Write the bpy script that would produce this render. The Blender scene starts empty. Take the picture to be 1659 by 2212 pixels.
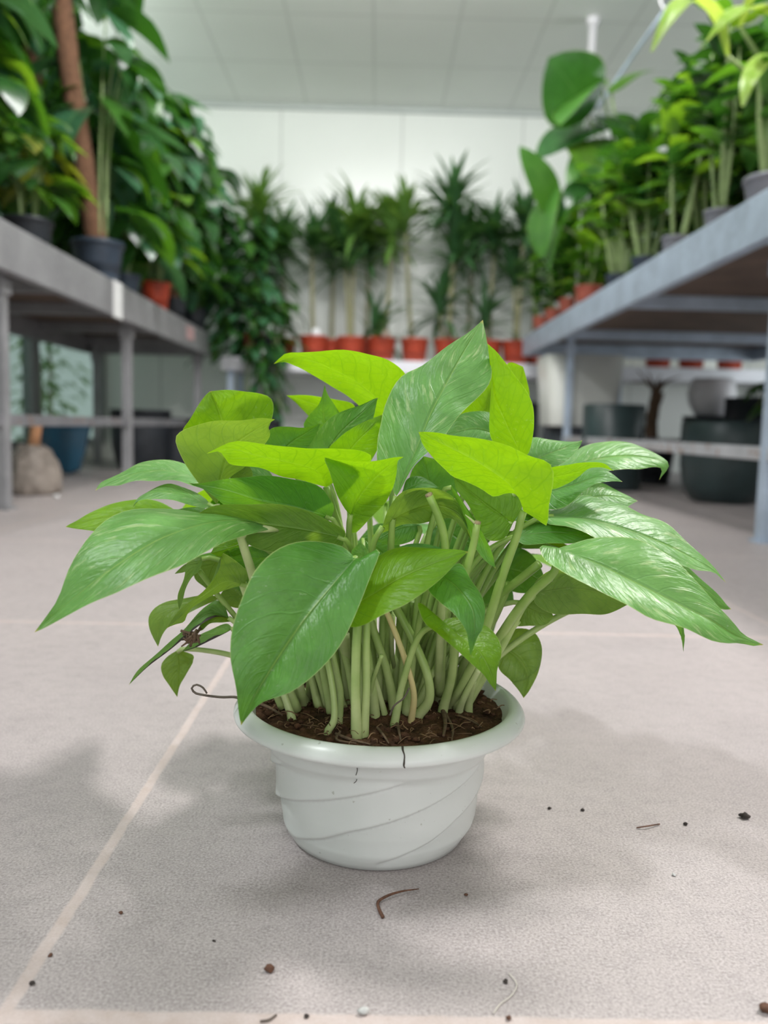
import bpy, bmesh, math, random
from mathutils import Vector, Matrix, noise
V = Vector
S = bpy.context.scene
COL = S.collection
PI = math.pi

# ------------------------------------------------------------------ camera
F_PX, CXP, CYP, CAM_H = 1800.0, 829.5, 1106.0, 0.28
VPX, VPY, ROLL = 815.0, 920.0, math.radians(1.4)
dx, dy = VPX - CXP, -(VPY - CYP)
cr, sr = math.cos(ROLL), math.sin(ROLL)
uu, vv = dx * cr - dy * sr, dx * sr + dy * cr
PITCH = math.atan(vv / F_PX)
YAW = math.atan(-uu / F_PX * math.cos(PITCH))
FW = V((math.sin(YAW) * math.cos(PITCH), math.cos(YAW) * math.cos(PITCH), -math.sin(PITCH)))
R0 = V((math.cos(YAW), -math.sin(YAW), 0))
U0 = R0.cross(FW)
RT = R0 * cr + U0 * sr
UP = U0 * cr - R0 * sr
EYE = V((0, 0, CAM_H))
cam = bpy.data.cameras.new('camera')
cam_o = bpy.data.objects.new('camera', cam)
COL.objects.link(cam_o)
m = Matrix((RT, UP, -FW)).transposed().to_4x4()
m.translation = EYE
cam_o.matrix_world = m
cam.sensor_fit = 'HORIZONTAL'
cam.sensor_width = 36.0
cam.lens = 36.0 * F_PX / 1659.0
cam.clip_start = 0.02
cam.dof.use_dof = True
cam.dof.focus_distance = 0.53
cam.dof.aperture_fstop = cam.lens / 5.4
S.camera = cam_o

# ------------------------------------------------------------------ world, lights, exposure
S.view_settings.view_transform = 'Standard'
S.view_settings.look = 'None'
S.view_settings.gamma = 1.0
S.view_settings.use_curve_mapping = False
S.view_settings.exposure = 0.0
W = bpy.data.worlds.new('world')
S.world = W
W.use_nodes = True
bgn = W.node_tree.nodes['Background']
bgn.inputs[0].default_value = (0.93, 0.97, 1.0, 1)
bgn.inputs[1].default_value = 0.50


def area(name, loc, target, sx, sy, power, col=(1, 1, 1)):
    l = bpy.data.lights.new(name, 'AREA')
    l.shape = 'RECTANGLE'
    l.size, l.size_y, l.energy, l.color = sx, sy, power, col
    o = bpy.data.objects.new(name, l)
    COL.objects.link(o)
    o.location = loc
    o.rotation_euler = (V(target) - V(loc)).to_track_quat('-Z', 'Y').to_euler()
    return o


# tube lamps under the ceiling, daylight from the left glazing, and added fill lights
area('ceiling_tube_right', (1.50, 1.45, 2.34), (0.0, 0.55, 0.1), 0.5, 0.12, 76, (1.0, 0.97, 0.955))
area('ceiling_tube_left', (-1.35, 0.20, 2.34), (0.0, 0.55, 0.1), 0.35, 0.10, 34, (0.94, 0.97, 1.0))
area('added_shelf_fill', (0.1, 2.3, 2.38), (0.5, 5.3, 0.5), 1.2, 0.2, 46, (1.0, 0.99, 0.99))  # added fill, aimed backwards to brighten the shelf fronts
area('ceiling_tube_rear', (0.0, 4.0, 2.38), (0.0, 4.6, 0.4), 1.6, 0.3, 27, (1.0, 1.0, 0.99))
area('added_overhead_fill', (0.1, -0.7, 2.41), (0.1, -0.3, 0), 2.4, 1.4, 9, (1.0, 0.98, 0.97))  # broad unseen light added to give the leaves their sheen
area('left_window_daylight', (-1.86, 4.1, 2.13), (0.0, 4.3, 2.75), 3.4, 0.30, 30, (0.93, 1.0, 0.95))
area('added_side_fill', (2.90, 4.15, 0.95), (0.9, 4.9, 0.6), 1.3, 1.3, 16, (0.93, 0.95, 1.0))  # added fill for the shelf front and the pots under the right bench
area('added_front_fill', (0.6, -2.9, 1.5), (0, 1.5, 0.7), 3.4, 2.4, 54, (1.0, 0.99, 0.99))  # added fill behind the camera for upright surfaces and the pot front


# ------------------------------------------------------------------ helpers


def ray(px, py):
    return FW + RT * ((px - CXP) / F_PX) - UP * ((py - CYP) / F_PX)


def atY(px, py, Y):
    d = ray(px, py)
    return EYE + d * (Y / d.y)


def atZ(px, py, Z=0.0):
    d = ray(px, py)
    return EYE + d * ((Z - CAM_H) / d.z)


ORIG = {}


def thing(name, label, cat, loc=(0, 0, 0), group=None):
    o = bpy.data.objects.new(name, None)
    COL.objects.link(o)
    o.location = loc
    o.empty_display_size = 0.02
    ORIG[o.name] = V(loc)
    o['label'], o['category'] = label, cat
    if group:
        o['group'] = group
    return o


def obj(name, bm, mats, parent=None, loc=None, smooth=True):
    """link a bmesh that was built in world coordinates"""
    me = bpy.data.meshes.new(name)
    org = ORIG[parent.name] if parent else (V(loc) if loc is not None else V((0, 0, 0)))
    bmesh.ops.translate(bm, verts=bm.verts, vec=-org)
    bm.to_mesh(me)
    bm.free()
    for p in me.polygons:
        p.use_smooth = smooth
    for mt in (mats if isinstance(mats, (list, tuple)) else [mats]):
        me.materials.append(mt)
    o = bpy.data.objects.new(name, me)
    COL.objects.link(o)
    if parent:
        o.parent = parent
    else:
        o.location = org
    ORIG[o.name] = org
    return o


def tag(o, label, cat, group=None, kind=None):
    o['label'], o['category'] = label, cat
    if group:
        o['group'] = group
    if kind:
        o['kind'] = kind
    return o


def struct(name, bm, mat, parent=None, smooth=False):
    o = obj(name, bm, mat, parent, smooth=smooth)
    if not parent:
        o['kind'] = 'structure'
    return o


def nb():
    return bmesh.new()


def box(bm, lo, hi, bev=0.0):
    lo, hi = V(lo), V(hi)
    r = bmesh.ops.create_cube(bm, size=1)
    vs = r['verts']
    for v in vs:
        v.co = V(((lo[i] + hi[i]) / 2 + v.co[i] * (hi[i] - lo[i]) for i in range(3)))
    if bev:
        es = list({e for v in vs for e in v.link_edges})
        bmesh.ops.bevel(bm, geom=es, offset=bev, segments=2, affect='EDGES', profile=0.6)


def lathe(bm, prof, c, n=32, wob=0.0, seed=0, fn=None):
    rings = []
    for k, (r, z) in enumerate(prof):
        ring = []
        for i in range(n):
            a = 2 * PI * i / n
            rr = r if fn is None else fn(r, z, a, k)
            ring.append(bm.verts.new((c[0] + rr * math.cos(a), c[1] + rr * math.sin(a), c[2] + z)))
        rings.append(ring)
    for k in range(len(rings) - 1):
        for i in range(n):
            j = (i + 1) % n
            bm.faces.new((rings[k][i], rings[k][j], rings[k + 1][j], rings[k + 1][i]))
    return rings


def cr_sample(pts, n):
    """Catmull-Rom through pts, n samples spaced by arc length"""
    pts = [V(p) for p in pts]
    if len(pts) == 2:
        return [pts[0].lerp(pts[1], i / (n - 1)) for i in range(n)]
    P = [pts[0] * 2 - pts[1]] + pts + [pts[-1] * 2 - pts[-2]]
    dense = []
    M = 14
    for i in range(1, len(P) - 2):
        p0, p1, p2, p3 = P[i - 1], P[i], P[i + 1], P[i + 2]
        t0 = 0.0
        t1 = t0 + max((p1 - p0).length, 1e-6) ** 0.5
        t2 = t1 + max((p2 - p1).length, 1e-6) ** 0.5
        t3 = t2 + max((p3 - p2).length, 1e-6) ** 0.5
        for k in range(M):
            t = t1 + (t2 - t1) * k / M
            a1 = p0 * ((t1 - t) / (t1 - t0)) + p1 * ((t - t0) / (t1 - t0))
            a2 = p1 * ((t2 - t) / (t2 - t1)) + p2 * ((t - t1) / (t2 - t1))
            a3 = p2 * ((t3 - t) / (t3 - t2)) + p3 * ((t - t2) / (t3 - t2))
            b1 = a1 * ((t2 - t) / (t2 - t0)) + a2 * ((t - t0) / (t2 - t0))
            b2 = a2 * ((t3 - t) / (t3 - t1)) + a3 * ((t - t1) / (t3 - t1))
            dense.append(b1 * ((t2 - t) / (t2 - t1)) + b2 * ((t - t1) / (t2 - t1)))
    dense.append(pts[-1].copy())
    L = [0.0]
    for i in range(1, len(dense)):
        L.append(L[-1] + (dense[i] - dense[i - 1]).length)
    out, j = [], 0
    for i in range(n):
        s = L[-1] * i / (n - 1)
        while j < len(L) - 2 and L[j + 1] < s:
            j += 1
        q = L[j + 1] - L[j]
        out.append(dense[j].lerp(dense[j + 1], 0 if q < 1e-9 else min(1, (s - L[j]) / q)))
    return out


def tube(bm, pts, r, seg=8, n=None, cap=True):
    """r: number or list spread along the path"""
    n = n or max(4, 6 * (len(pts) - 1))
    P = cr_sample(pts, n)
    rs = r if isinstance(r, (list, tuple)) else [r, r]
    rings = []
    t = (P[1] - P[0]).normalized()
    a = t.orthogonal().normalized()
    for i, p in enumerate(P):
        t = (P[min(i + 1, n - 1)] - P[max(i - 1, 0)]).normalized()
        a = (a - t * a.dot(t)).normalized()
        b = t.cross(a)
        f = i / (n - 1) * (len(rs) - 1)
        k = min(int(f), len(rs) - 2)
        rr = rs[k] + (rs[k + 1] - rs[k]) * (f - k)
        rings.append([bm.verts.new(p + (a * math.cos(2 * PI * q / seg) + b * math.sin(2 * PI * q / seg)) * rr) for q in range(seg)])
    for i in range(n - 1):
        for q in range(seg):
            w = (q + 1) % seg
            bm.faces.new((rings[i][q], rings[i][w], rings[i + 1][w], rings[i + 1][q]))
    if cap:
        bm.faces.new(rings[0][::-1])
        bm.faces.new(rings[-1])
    return rings


def leaf_shape(s):
    """half width of a heart shaped leaf along its length, 0..1"""
    return max(0.0, (s + 0.02) ** 0.42 * (1 - s) ** 0.85 * 1.62) if s < 1 else 0.0


def strap_shape(s):
    return min(1.0, 0.55 + s * 2.2) * (1 - s ** 2.2) ** 0.8


def oval_shape(s):
    return max(0.0, math.sin(PI * min(1, s * 0.98 + 0.02) ** 0.9)) ** 0.72


def add_leaf(bm, base, tip, up, width, droop=0.15, fold=0.15, shape=leaf_shape, nv=7, nu=4, mi=0):
    """one leaf blade from base to tip, face towards up, merged into bm with uv"""
    uvl = bm.loops.layers.uv.verify()
    base, tip, up = V(base), V(tip), V(up)
    ax = tip - base
    ln = ax.length
    ax = ax / ln
    side = ax.cross(up)
    if side.length < 1e-4:
        side = ax.orthogonal()
    side.normalize()
    nrm = side.cross(ax).normalized()
    rows = []
    for i in range(nv + 1):
        s = i / nv
        c = base.lerp(tip, s) + nrm * (math.sin(PI * s) * droop * ln)
        hw = width * 0.5 * shape(s)
        row = []
        for j in range(nu + 1):
            u = j / nu * 2 - 1
            row.append((bm.verts.new(c + side * (u * hw) + nrm * (abs(u) * hw * fold - (u * u) * hw * 0.12)), (j / nu, s)))
        rows.append(row)
    for i in range(nv):
        for j in range(nu):
            q = (rows[i][j], rows[i][j + 1], rows[i + 1][j + 1], rows[i + 1][j])
            f = bm.faces.new([x[0] for x in q])
            f.material_index = mi
            for lp, x in zip(f.loops, q):
                lp[uvl].uv = x[1]


# ------------------------------------------------------------------ materials
MATS = {}


class NT:
    def __init__(self, name):
        self.m = bpy.data.materials.new(name)
        self.m.use_nodes = True
        self.t = self.m.node_tree
        self.t.nodes.clear()

    def n(self, typ, **kw):
        nd = self.t.nodes.new(typ)
        for k, v in kw.items():
            if k[0] == 'i' and k[1:].isdigit():
                self.put(nd, int(k[1:]), v)
            elif hasattr(nd, k):
                setattr(nd, k, v)
            else:
                self.put(nd, k.replace('_', ' '), v)
        return nd

    def put(self, nd, key, v):
        if hasattr(v, 'is_output'):
            self.t.links.new(v, nd.inputs[key])
        else:
            nd.inputs[key].default_value = v

    def math(self, op, a, b=0.0, c=None):
        nd = self.n('ShaderNodeMath', operation=op, i0=a, i1=b)
        if c is not None:
            self.put(nd, 2, c)
        return nd.outputs[0]

    def mix(self, fac, a, b):
        nd = self.n('ShaderNodeMix', data_type='RGBA')
        self.put(nd, 0, fac)
        self.put(nd, 6, a)
        self.put(nd, 7, b)
        return nd.outputs[2]

    def ramp(self, fac, lo, hi, a=0.0, b=1.0):
        nd = self.n('ShaderNodeMapRange', clamp=True)
        for k, v in enumerate((fac, lo, hi, a, b)):
            self.put(nd, k, v)
        return nd.outputs[0]

    def noise(self, vec, scale, detail=3.0, rough=0.5):
        nd = self.n('ShaderNodeTexNoise', Scale=scale, Detail=detail, Roughness=rough)
        if vec is not None:
            self.put(nd, 'Vector', vec)
        return nd.outputs[0]

    def bump(self, h, strength=0.3, dist=0.002):
        return self.n('ShaderNodeBump', Strength=strength, Distance=dist, Height=h).outputs[0]

    def out(self, sh):
        o = self.n('ShaderNodeOutputMaterial')
        self.t.links.new(sh, o.inputs[0])
        return self.m


def C(r, g, b):
    return (r, g, b, 1.0)


def srgb(r, g, b):
    f = lambda c: (c / 255 / 12.92) if c <= 10 else ((c / 255 + 0.055) / 1.055) ** 2.4
    return (f(r), f(g), f(b), 1.0)


def plain(name, col, rough=0.5, var=0.12, scale=30, bump=0.0, metal=0.0, spec=0.5, col2=None, coat=0.0):
    if name in MATS:
        return MATS[name]
    t = NT(name)
    co = t.n('ShaderNodeTexCoord').outputs['Object']
    nz = t.noise(co, scale, 4)
    c2 = col2 or tuple(x * (1 - var * 2) for x in col[:3]) + (1,)
    base = t.mix(t.ramp(nz, 0.3, 0.7), c2, col)
    p = t.n('ShaderNodeBsdfPrincipled', Base_Color=base, Roughness=rough, Metallic=metal)
    p.inputs['Specular IOR Level'].default_value = spec
    p.inputs['Coat Weight'].default_value = coat
    if bump:
        t.put(p, 'Normal', t.bump(t.noise(co, scale * 4, 4), bump, 0.003))
    MATS[name] = t.out(p.outputs[0])
    return MATS[name]


def leaf_mat(name, top, dark, trans, tfac=0.45, rough=0.36, vari=0.0, vcol=(0.62, 0.72, 0.38), spec=0.5, brown=0.0, detail=True, vein=(0.35, 0.55, 0.12)):
    """two sided living leaf: glossy skin over diffuse + transmitted light, veins and variegation from uv"""
    t = NT(name)
    uv = t.n('ShaderNodeUVMap').outputs[0]
    sep = t.n('ShaderNodeSeparateXYZ', Vector=uv)
    u, v = sep.outputs[0], sep.outputs[1]
    au = t.math('ABSOLUTE', t.math('MULTIPLY_ADD', u, 2.0, -1.0))          # 0 midrib .. 1 edge
    rnd = t.n('ShaderNodeObjectInfo').outputs['Random']
    co = t.n('ShaderNodeTexCoord').outputs['Object']
    big = t.noise(co, 22, 3)
    base = t.mix(t.ramp(big, 0.3, 0.7), C(*dark), C(*top))
    # lateral veins sweep from midrib towards the tip
    ph = t.math('SUBTRACT', v, t.math('MULTIPLY', au, 0.30))
    wob = t.math('MULTIPLY', t.noise(co, 40, 2), 0.10)
    vw = t.math('SINE', t.math('MULTIPLY', t.math('ADD', ph, wob), 62.0))
    vline = t.ramp(vw, 0.93, 1.0)
    tcol = C(*trans)
    if detail:
        base = t.mix(t.math('MULTIPLY', vline, 0.16), base, C(*[x * 1.5 for x in top]))
        vlf = t.math('MULTIPLY', vline, 0.45)
        vor = t.n('ShaderNodeTexVoronoi', feature='DISTANCE_TO_EDGE', Scale=105.0, Vector=co).outputs[0]
        cell = t.math('MULTIPLY', t.ramp(vor, 0.10, 0.0), 0.26)
        tcol = t.mix(t.math('MAXIMUM', vlf, cell), tcol, C(trans[0] * .45, trans[1] * .6, trans[2] * .6))
    if vari > 0:
        cmb = t.n('ShaderNodeCombineXYZ', i0=t.math('MULTIPLY', ph, 9.0), i1=t.math('MULTIPLY', u, 2.2), i2=t.math('MULTIPLY', rnd, 40.0)).outputs[0]
        st = t.noise(cmb, 2.3, 5, 0.65)
        fleck = t.math('MULTIPLY', t.ramp(st, 0.555, 0.66), vari)
        base = t.mix(fleck, base, C(*vcol))
    if detail:
        dust = t.math('MULTIPLY', t.ramp(t.noise(co, 330, 2, 0.7), 0.64, 0.72), t.ramp(t.noise(co, 30, 3), 0.45, 0.65))
        base = t.mix(t.math('MULTIPLY', dust, 0.35), base, C(0.55, 0.62, 0.45))
        tone = t.noise(co, 55, 4, 0.6)
        base = t.mix(t.math('MULTIPLY', t.ramp(tone, 0.52, 0.72), 0.45), base, C(*[min(1, x * 1.45) for x in top]))
        base = t.mix(t.math('MULTIPLY', t.ramp(tone, 0.46, 0.30), 0.40), base, C(*[x * 0.62 for x in dark]))
    # midrib and thin pale margin
    mid = t.ramp(au, 0.022, 0.006)
    base = t.mix(t.math('MULTIPLY', mid, 0.55), base, C(*vein))
    edge = t.ramp(au, 0.975, 1.0)
    base = t.mix(t.math('MULTIPLY', edge, 0.7), base, C(0.50, 0.58, 0.22))
    if detail:
        base = t.mix(t.ramp(v, 0.975, 0.995), base, C(0.62, 0.50, 0.12))
    if brown > 0:
        bt = t.math('ADD', u, t.math('MULTIPLY', t.math('SUBTRACT', t.noise(co, 130, 4), 0.5), 0.5))
        bf = t.ramp(bt, 0.80, 0.84)
        base = t.mix(bf, base, C(0.035, 0.022, 0.014))
        tcol = t.mix(bf, tcol, C(0.02, 0.012, 0.008))
    p = t.n('ShaderNodeBsdfPrincipled', Base_Color=base, Roughness=rough)
    p.inputs['Specular IOR Level'].default_value = spec
    qn = t.n('ShaderNodeCombineXYZ', i0=t.math('MULTIPLY', ph, 15.0), i1=t.math('MULTIPLY', u, 4.5), i2=t.math('MULTIPLY', rnd, 30.0)).outputs[0]
    quilt = t.math('ADD', t.math('MULTIPLY', t.noise(qn, 1.0, 3, 0.55), 1.7), t.math('ADD', t.math('MULTIPLY', vline, -0.25), t.math('MULTIPLY', t.noise(co, 130, 3), 0.55)))
    if detail:
        nm = t.bump(t.math('SUBTRACT', quilt, t.math('MULTIPLY', t.ramp(au, 0.06, 0.0), 1.5)), 0.55, 0.0016)
        t.put(p, 'Normal', nm)
    tr = t.n('ShaderNodeBsdfTranslucent', Color=tcol)
    mx = t.n('ShaderNodeMixShader', i0=tfac)
    t.t.links.new(p.outputs[0], mx.inputs[1])
    t.t.links.new(tr.outputs[0], mx.inputs[2])
    MATS[name] = t.out(mx.outputs[0])
    return MATS[name]


M_old = leaf_mat('leaf_mature', (0.10, 0.29, 0.050), (0.060, 0.205, 0.035), (0.26, 0.56, 0.02), 0.34, 0.40, 0.0, spec=0.55)
M_var = leaf_mat('leaf_variegated', (0.155, 0.36, 0.095), (0.10, 0.28, 0.060), (0.30, 0.58, 0.04), 0.30, 0.42, 0.42, spec=0.6)
M_yng = leaf_mat('leaf_young', (0.19, 0.40, 0.022), (0.14, 0.32, 0.016), (0.31, 0.58, 0.003), 0.52, 0.42, 0.0)
M_olv = leaf_mat('leaf_olive', (0.17, 0.30, 0.05), (0.11, 0.22, 0.035), (0.32, 0.50, 0.03), 0.42, 0.42, 0.0)
M_brn = leaf_mat('leaf_scorched', (0.13, 0.27, 0.05), (0.08, 0.20, 0.035), (0.24, 0.46, 0.03), 0.38, 0.42, 0.0, brown=1.0)
t = NT('petiole_green')
_co = t.n('ShaderNodeTexCoord').outputs['Object']
_z = t.n('ShaderNodeSeparateXYZ', Vector=_co).outputs[2]
_nz = t.noise(_co, 60, 4)
_up = t.mix(t.ramp(_nz, 0.3, 0.7), C(0.20, 0.34, 0.06), C(0.29, 0.43, 0.10))
_lo = t.mix(t.ramp(_nz, 0.3, 0.7), C(0.36, 0.45, 0.17), C(0.50, 0.56, 0.27))
_p = t.n('ShaderNodeBsdfPrincipled', Base_Color=t.mix(t.ramp(_z, 0.175, 0.092), _up, _lo), Roughness=0.40)
M_stalk = t.out(_p.outputs[0])
M_pale = plain('petiole_pale', C(0.52, 0.58, 0.30), 0.42, 0.10, 60, col2=C(0.38, 0.47, 0.18))
M_tan = plain('petiole_yellowed', C(0.62, 0.50, 0.24), 0.45, 0.10, 50, col2=C(0.50, 0.45, 0.20))
M_cut = plain('cut_face', C(0.45, 0.36, 0.20), 0.8, 0.3, 400, 0.4)
M_root = plain('dry_root', C(0.16, 0.10, 0.06), 0.85, 0.25, 200, 0.4)
M_twig = plain('dry_twig', C(0.14, 0.11, 0.09), 0.8, 0.2, 200)

# ------------------------------------------------------------------ setting
XL, XR, YB, YF, ZC = -1.90, 3.0, 5.95, -3.2, 2.44


def floor_mat():
    t = NT('stone_tile_floor')
    g = t.n('ShaderNodeNewGeometry').outputs['Position']
    sep = t.n('ShaderNodeSeparateXYZ', Vector=g)
    wob = t.math('MULTIPLY', t.math('SUBTRACT', t.noise(g, 35, 3), 0.5), 0.004)

    def line(x, off, pitch, w):
        d = t.math('PINGPONG', t.math('ADD', t.math('SUBTRACT', x, off), wob), pitch / 2)
        return t.ramp(d, w, w * 0.6)
    gr = t.math('MAXIMUM', line(sep.outputs[0], -0.1695, 0.76, 0.0045), line(sep.outputs[1], 0.3665, 0.764, 0.0062))
    n1, n2, n3 = t.noise(g, 2.3, 4), t.noise(g, 60, 5, 0.65), t.noise(g, 620, 4, 0.7)
    big = t.noise(g, 9, 4)
    a = t.mix(t.ramp(n1, 0.35, 0.65), srgb(159, 151, 150), srgb(172, 163, 161))
    a = t.mix(t.math('MULTIPLY', t.ramp(big, 0.4, 0.75), 0.35), a, srgb(183, 174, 173))
    a = t.mix(t.math('MULTIPLY', t.ramp(n2, 0.45, 0.72), 0.45), a, srgb(139, 132, 131))
    a = t.mix(t.math('MULTIPLY', t.ramp(n3, 0.50, 0.64), 0.60), a, srgb(198, 190, 190))
    a = t.mix(t.math('MULTIPLY', t.ramp(n3, 0.48, 0.36), 0.50), a, srgb(109, 103, 100))
    grc = t.mix(t.ramp(n2, 0.35, 0.7), srgb(185, 168, 160), srgb(204, 191, 187))
    c = t.mix(t.math('MULTIPLY', gr, 0.75), a, grc)
    rough = t.ramp(n2, 0.3, 0.7, 0.40, 0.56)
    p = t.n('ShaderNodeBsdfPrincipled', Base_Color=c, Roughness=rough)
    p.inputs['Specular IOR Level'].default_value = 0.45
    h = t.math('SUBTRACT', t.math('ADD', t.math('MULTIPLY', n2, 0.7), t.math('MULTIPLY', n3, 0.5)), t.math('MULTIPLY', gr, 0.9))
    t.put(p, 'Normal', t.bump(h, 0.22, 0.0007))
    return t.out(p.outputs[0])


def panel_mat(name, col, axis, pitch, off, axis2=None, pitch2=1, off2=0, rough=0.35, dark=0.75):
    t = NT(name)
    g = t.n('ShaderNodeNewGeometry').outputs['Position']
    sep = t.n('ShaderNodeSeparateXYZ', Vector=g)
    ln = t.ramp(t.math('PINGPONG', t.math('SUBTRACT', sep.outputs[axis], off), pitch / 2), 0.010, 0.004)
    if axis2 is not None:
        l2 = t.ramp(t.math('PINGPONG', t.math('SUBTRACT', sep.outputs[axis2], off2), pitch2 / 2), 0.010, 0.004)
        ln = t.math('MAXIMUM', ln, l2)
    nz = t.noise(g, 1.4, 3)
    base = t.mix(t.ramp(nz, 0.3, 0.7), tuple(x * 0.94 for x in col[:3]) + (1,), col)
    base = t.mix(ln, base, tuple(x * dark for x in col[:3]) + (1,))
    p = t.n('ShaderNodeBsdfPrincipled', Base_Color=base, Roughness=rough)
    t.put(p, 'Normal', t.bump(t.math('SUBTRACT', 1.0, ln), 0.3, 0.004))
    return t.out(p.outputs[0])


M_floor = floor_mat()
M_wall = panel_mat('white_sandwich_panel', C(0.83, 0.86, 0.82), 0, 0.83, 0.125, rough=0.28)
M_ceil = panel_mat('white_ceiling_panel', C(0.88, 0.90, 0.87), 0, 0.46, -0.07, 1, 0.60, 4.66, rough=0.5, dark=0.82)
M_plaster = plain('plain_wall_paint', C(0.74, 0.76, 0.72), 0.6, 0.03, 3)
M_alu = plain('aluminium_frame', C(0.30, 0.31, 0.31), 0.45, 0.08, 20, metal=0.3)

bm = nb(); box(bm, (XL - 0.1, YF, -0.1), (XR + 0.1, YB + 0.1, 0)); struct('floor', bm, M_floor)
bm = nb(); box(bm, (XL - 0.1, YF, ZC), (XR + 0.1, YB + 0.1, ZC + 0.1)); struct('ceiling', bm, M_ceil)
bm = nb(); box(bm, (XL - 0.1, YB, 0), (XR + 0.1, YB + 0.1, ZC)); struct('wall_back', bm, M_wall)
bm = nb()
box(bm, (XR, YF, 0), (XR + 0.1, 3.4, ZC)); box(bm, (XR, 4.9, 0), (XR + 0.1, YB, ZC)); box(bm, (XR, 3.4, 0), (XR + 0.1, 4.9, 0.25)); box(bm, (XR, 3.4, 1.65), (XR + 0.1, 4.9, ZC))  # opening left for the added window
struct('wall_right', bm, M_plaster)
bm = nb(); box(bm, (XL, YB - 0.03, ZC - 0.03), (XR, YB, ZC)); struct('trim_1', bm, plain('cove_trim', C(0.5, 0.54, 0.52), 0.5, 0.04, 10))
bm = nb(); box(bm, (XL - 0.1, YF, 0), (XL, YB, 0.10)); box(bm, (XL - 0.1, YF, 2.15), (XL, YB, ZC)); struct('wall_left', bm, M_plaster)

t = NT('mint_window_glass')
gl = t.n('ShaderNodeBsdfGlossy', Roughness=0.08, Color=C(0.9, 0.95, 0.93))
tp = t.n('ShaderNodeBsdfTransparent', Color=C(0.82, 0.93, 0.88))
mxs = t.n('ShaderNodeMixShader', i0=0.10)
t.t.links.new(tp.outputs[0], mxs.inputs[1]); t.t.links.new(gl.outputs[0], mxs.inputs[2])
M_glass = t.out(mxs.outputs[0])
wy = [YF, -1.6, 0.0, 1.6, 2.9, 3.9, 4.75, YB]
for i in range(len(wy) - 1):
    y0, y1 = wy[i], wy[i + 1]
    bm = nb()
    box(bm, (XL - 0.08, y0, 0.10), (XL - 0.02, y0 + 0.05, 2.15))
    box(bm, (XL - 0.08, y1 - 0.05, 0.10), (XL - 0.02, y1, 2.15))
    box(bm, (XL - 0.08, y0 + 0.05, 0.10), (XL - 0.02, y1 - 0.05, 0.15))
    box(bm, (XL - 0.08, y0 + 0.05, 2.10), (XL - 0.02, y1 - 0.05, 2.15))
    w = struct('window_%d' % (i + 1), bm, M_alu)
    bm = nb(); box(bm, (XL - 0.055, y0 + 0.05, 0.15), (XL - 0.048, y1 - 0.05, 2.10))
    struct('window_pane', bm, M_glass, w)
bm = nb()  # made-up window, built to go with the added side fill
box(bm, (XR + 0.02, 3.4, 0.25), (XR + 0.08, 3.45, 1.65)); box(bm, (XR + 0.02, 4.85, 0.25), (XR + 0.08, 4.9, 1.65)); box(bm, (XR + 0.02, 3.45, 0.25), (XR + 0.08, 4.85, 0.30)); box(bm, (XR + 0.02, 3.45, 1.60), (XR + 0.08, 4.85, 1.65))
w = struct('window_8', bm, M_alu)
bm = nb(); box(bm, (XR + 0.045, 3.45, 0.30), (XR + 0.052, 4.85, 1.60)); struct('window_pane', bm, M_glass, w)
# outside ground beyond the glazing
bm = nb(); box(bm, (-9, YF, -0.2), (XL - 0.1, 11, -0.05)); struct('ground', bm, plain('outside_ground', C(0.20, 0.19, 0.15), 0.9, 0.2, 6))

# ------------------------------------------------------------------ metal benches and rear shelf


def galv_mat(name, col, rust=0.0):
    t = NT(name)
    co = t.n('ShaderNodeNewGeometry').outputs['Position']
    n1, n2 = t.noise(co, 9, 4), t.noise(co, 40, 4)
    a = t.mix(t.ramp(n1, 0.35, 0.68), tuple(x * .78 for x in col[:3]) + (1,), col)
    a = t.mix(t.math('MULTIPLY', t.ramp(n2, 0.55, 0.75), 0.4), a, tuple(min(1, x * 1.25) for x in col[:3]) + (1,))
    if rust:
        a = t.mix(t.math('MULTIPLY', t.ramp(t.noise(co, 16, 5), 0.56, 0.66), rust), a, C(0.30, 0.14, 0.06))
    p = t.n('ShaderNodeBsdfPrincipled', Base_Color=a, Metallic=0.35, Roughness=0.45)
    return t.out(p.outputs[0])


M_galv = galv_mat('galvanised_steel', C(0.53, 0.63, 0.76))  # bluish light along the right bench tinted into the steel colour
M_galv_d = galv_mat('shaded_galvanised_steel', C(0.36, 0.36, 0.375))  # left bench steel: the duller light on it is put into the colour
M_rail_d = galv_mat('darker_rail', C(0.28, 0.28, 0.30), 0.3)  # left bench rail, darker grey with a little rust
M_rail = galv_mat('galvanised_rail', C(0.60, 0.61, 0.64), 0.75)
M_board = plain('brown_deck_board', C(0.19, 0.13, 0.10), 0.75, 0.2, 7, 0.2)
M_white = plain('white_laminate', C(0.80, 0.80, 0.86), 0.35, 0.04, 5)


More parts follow.
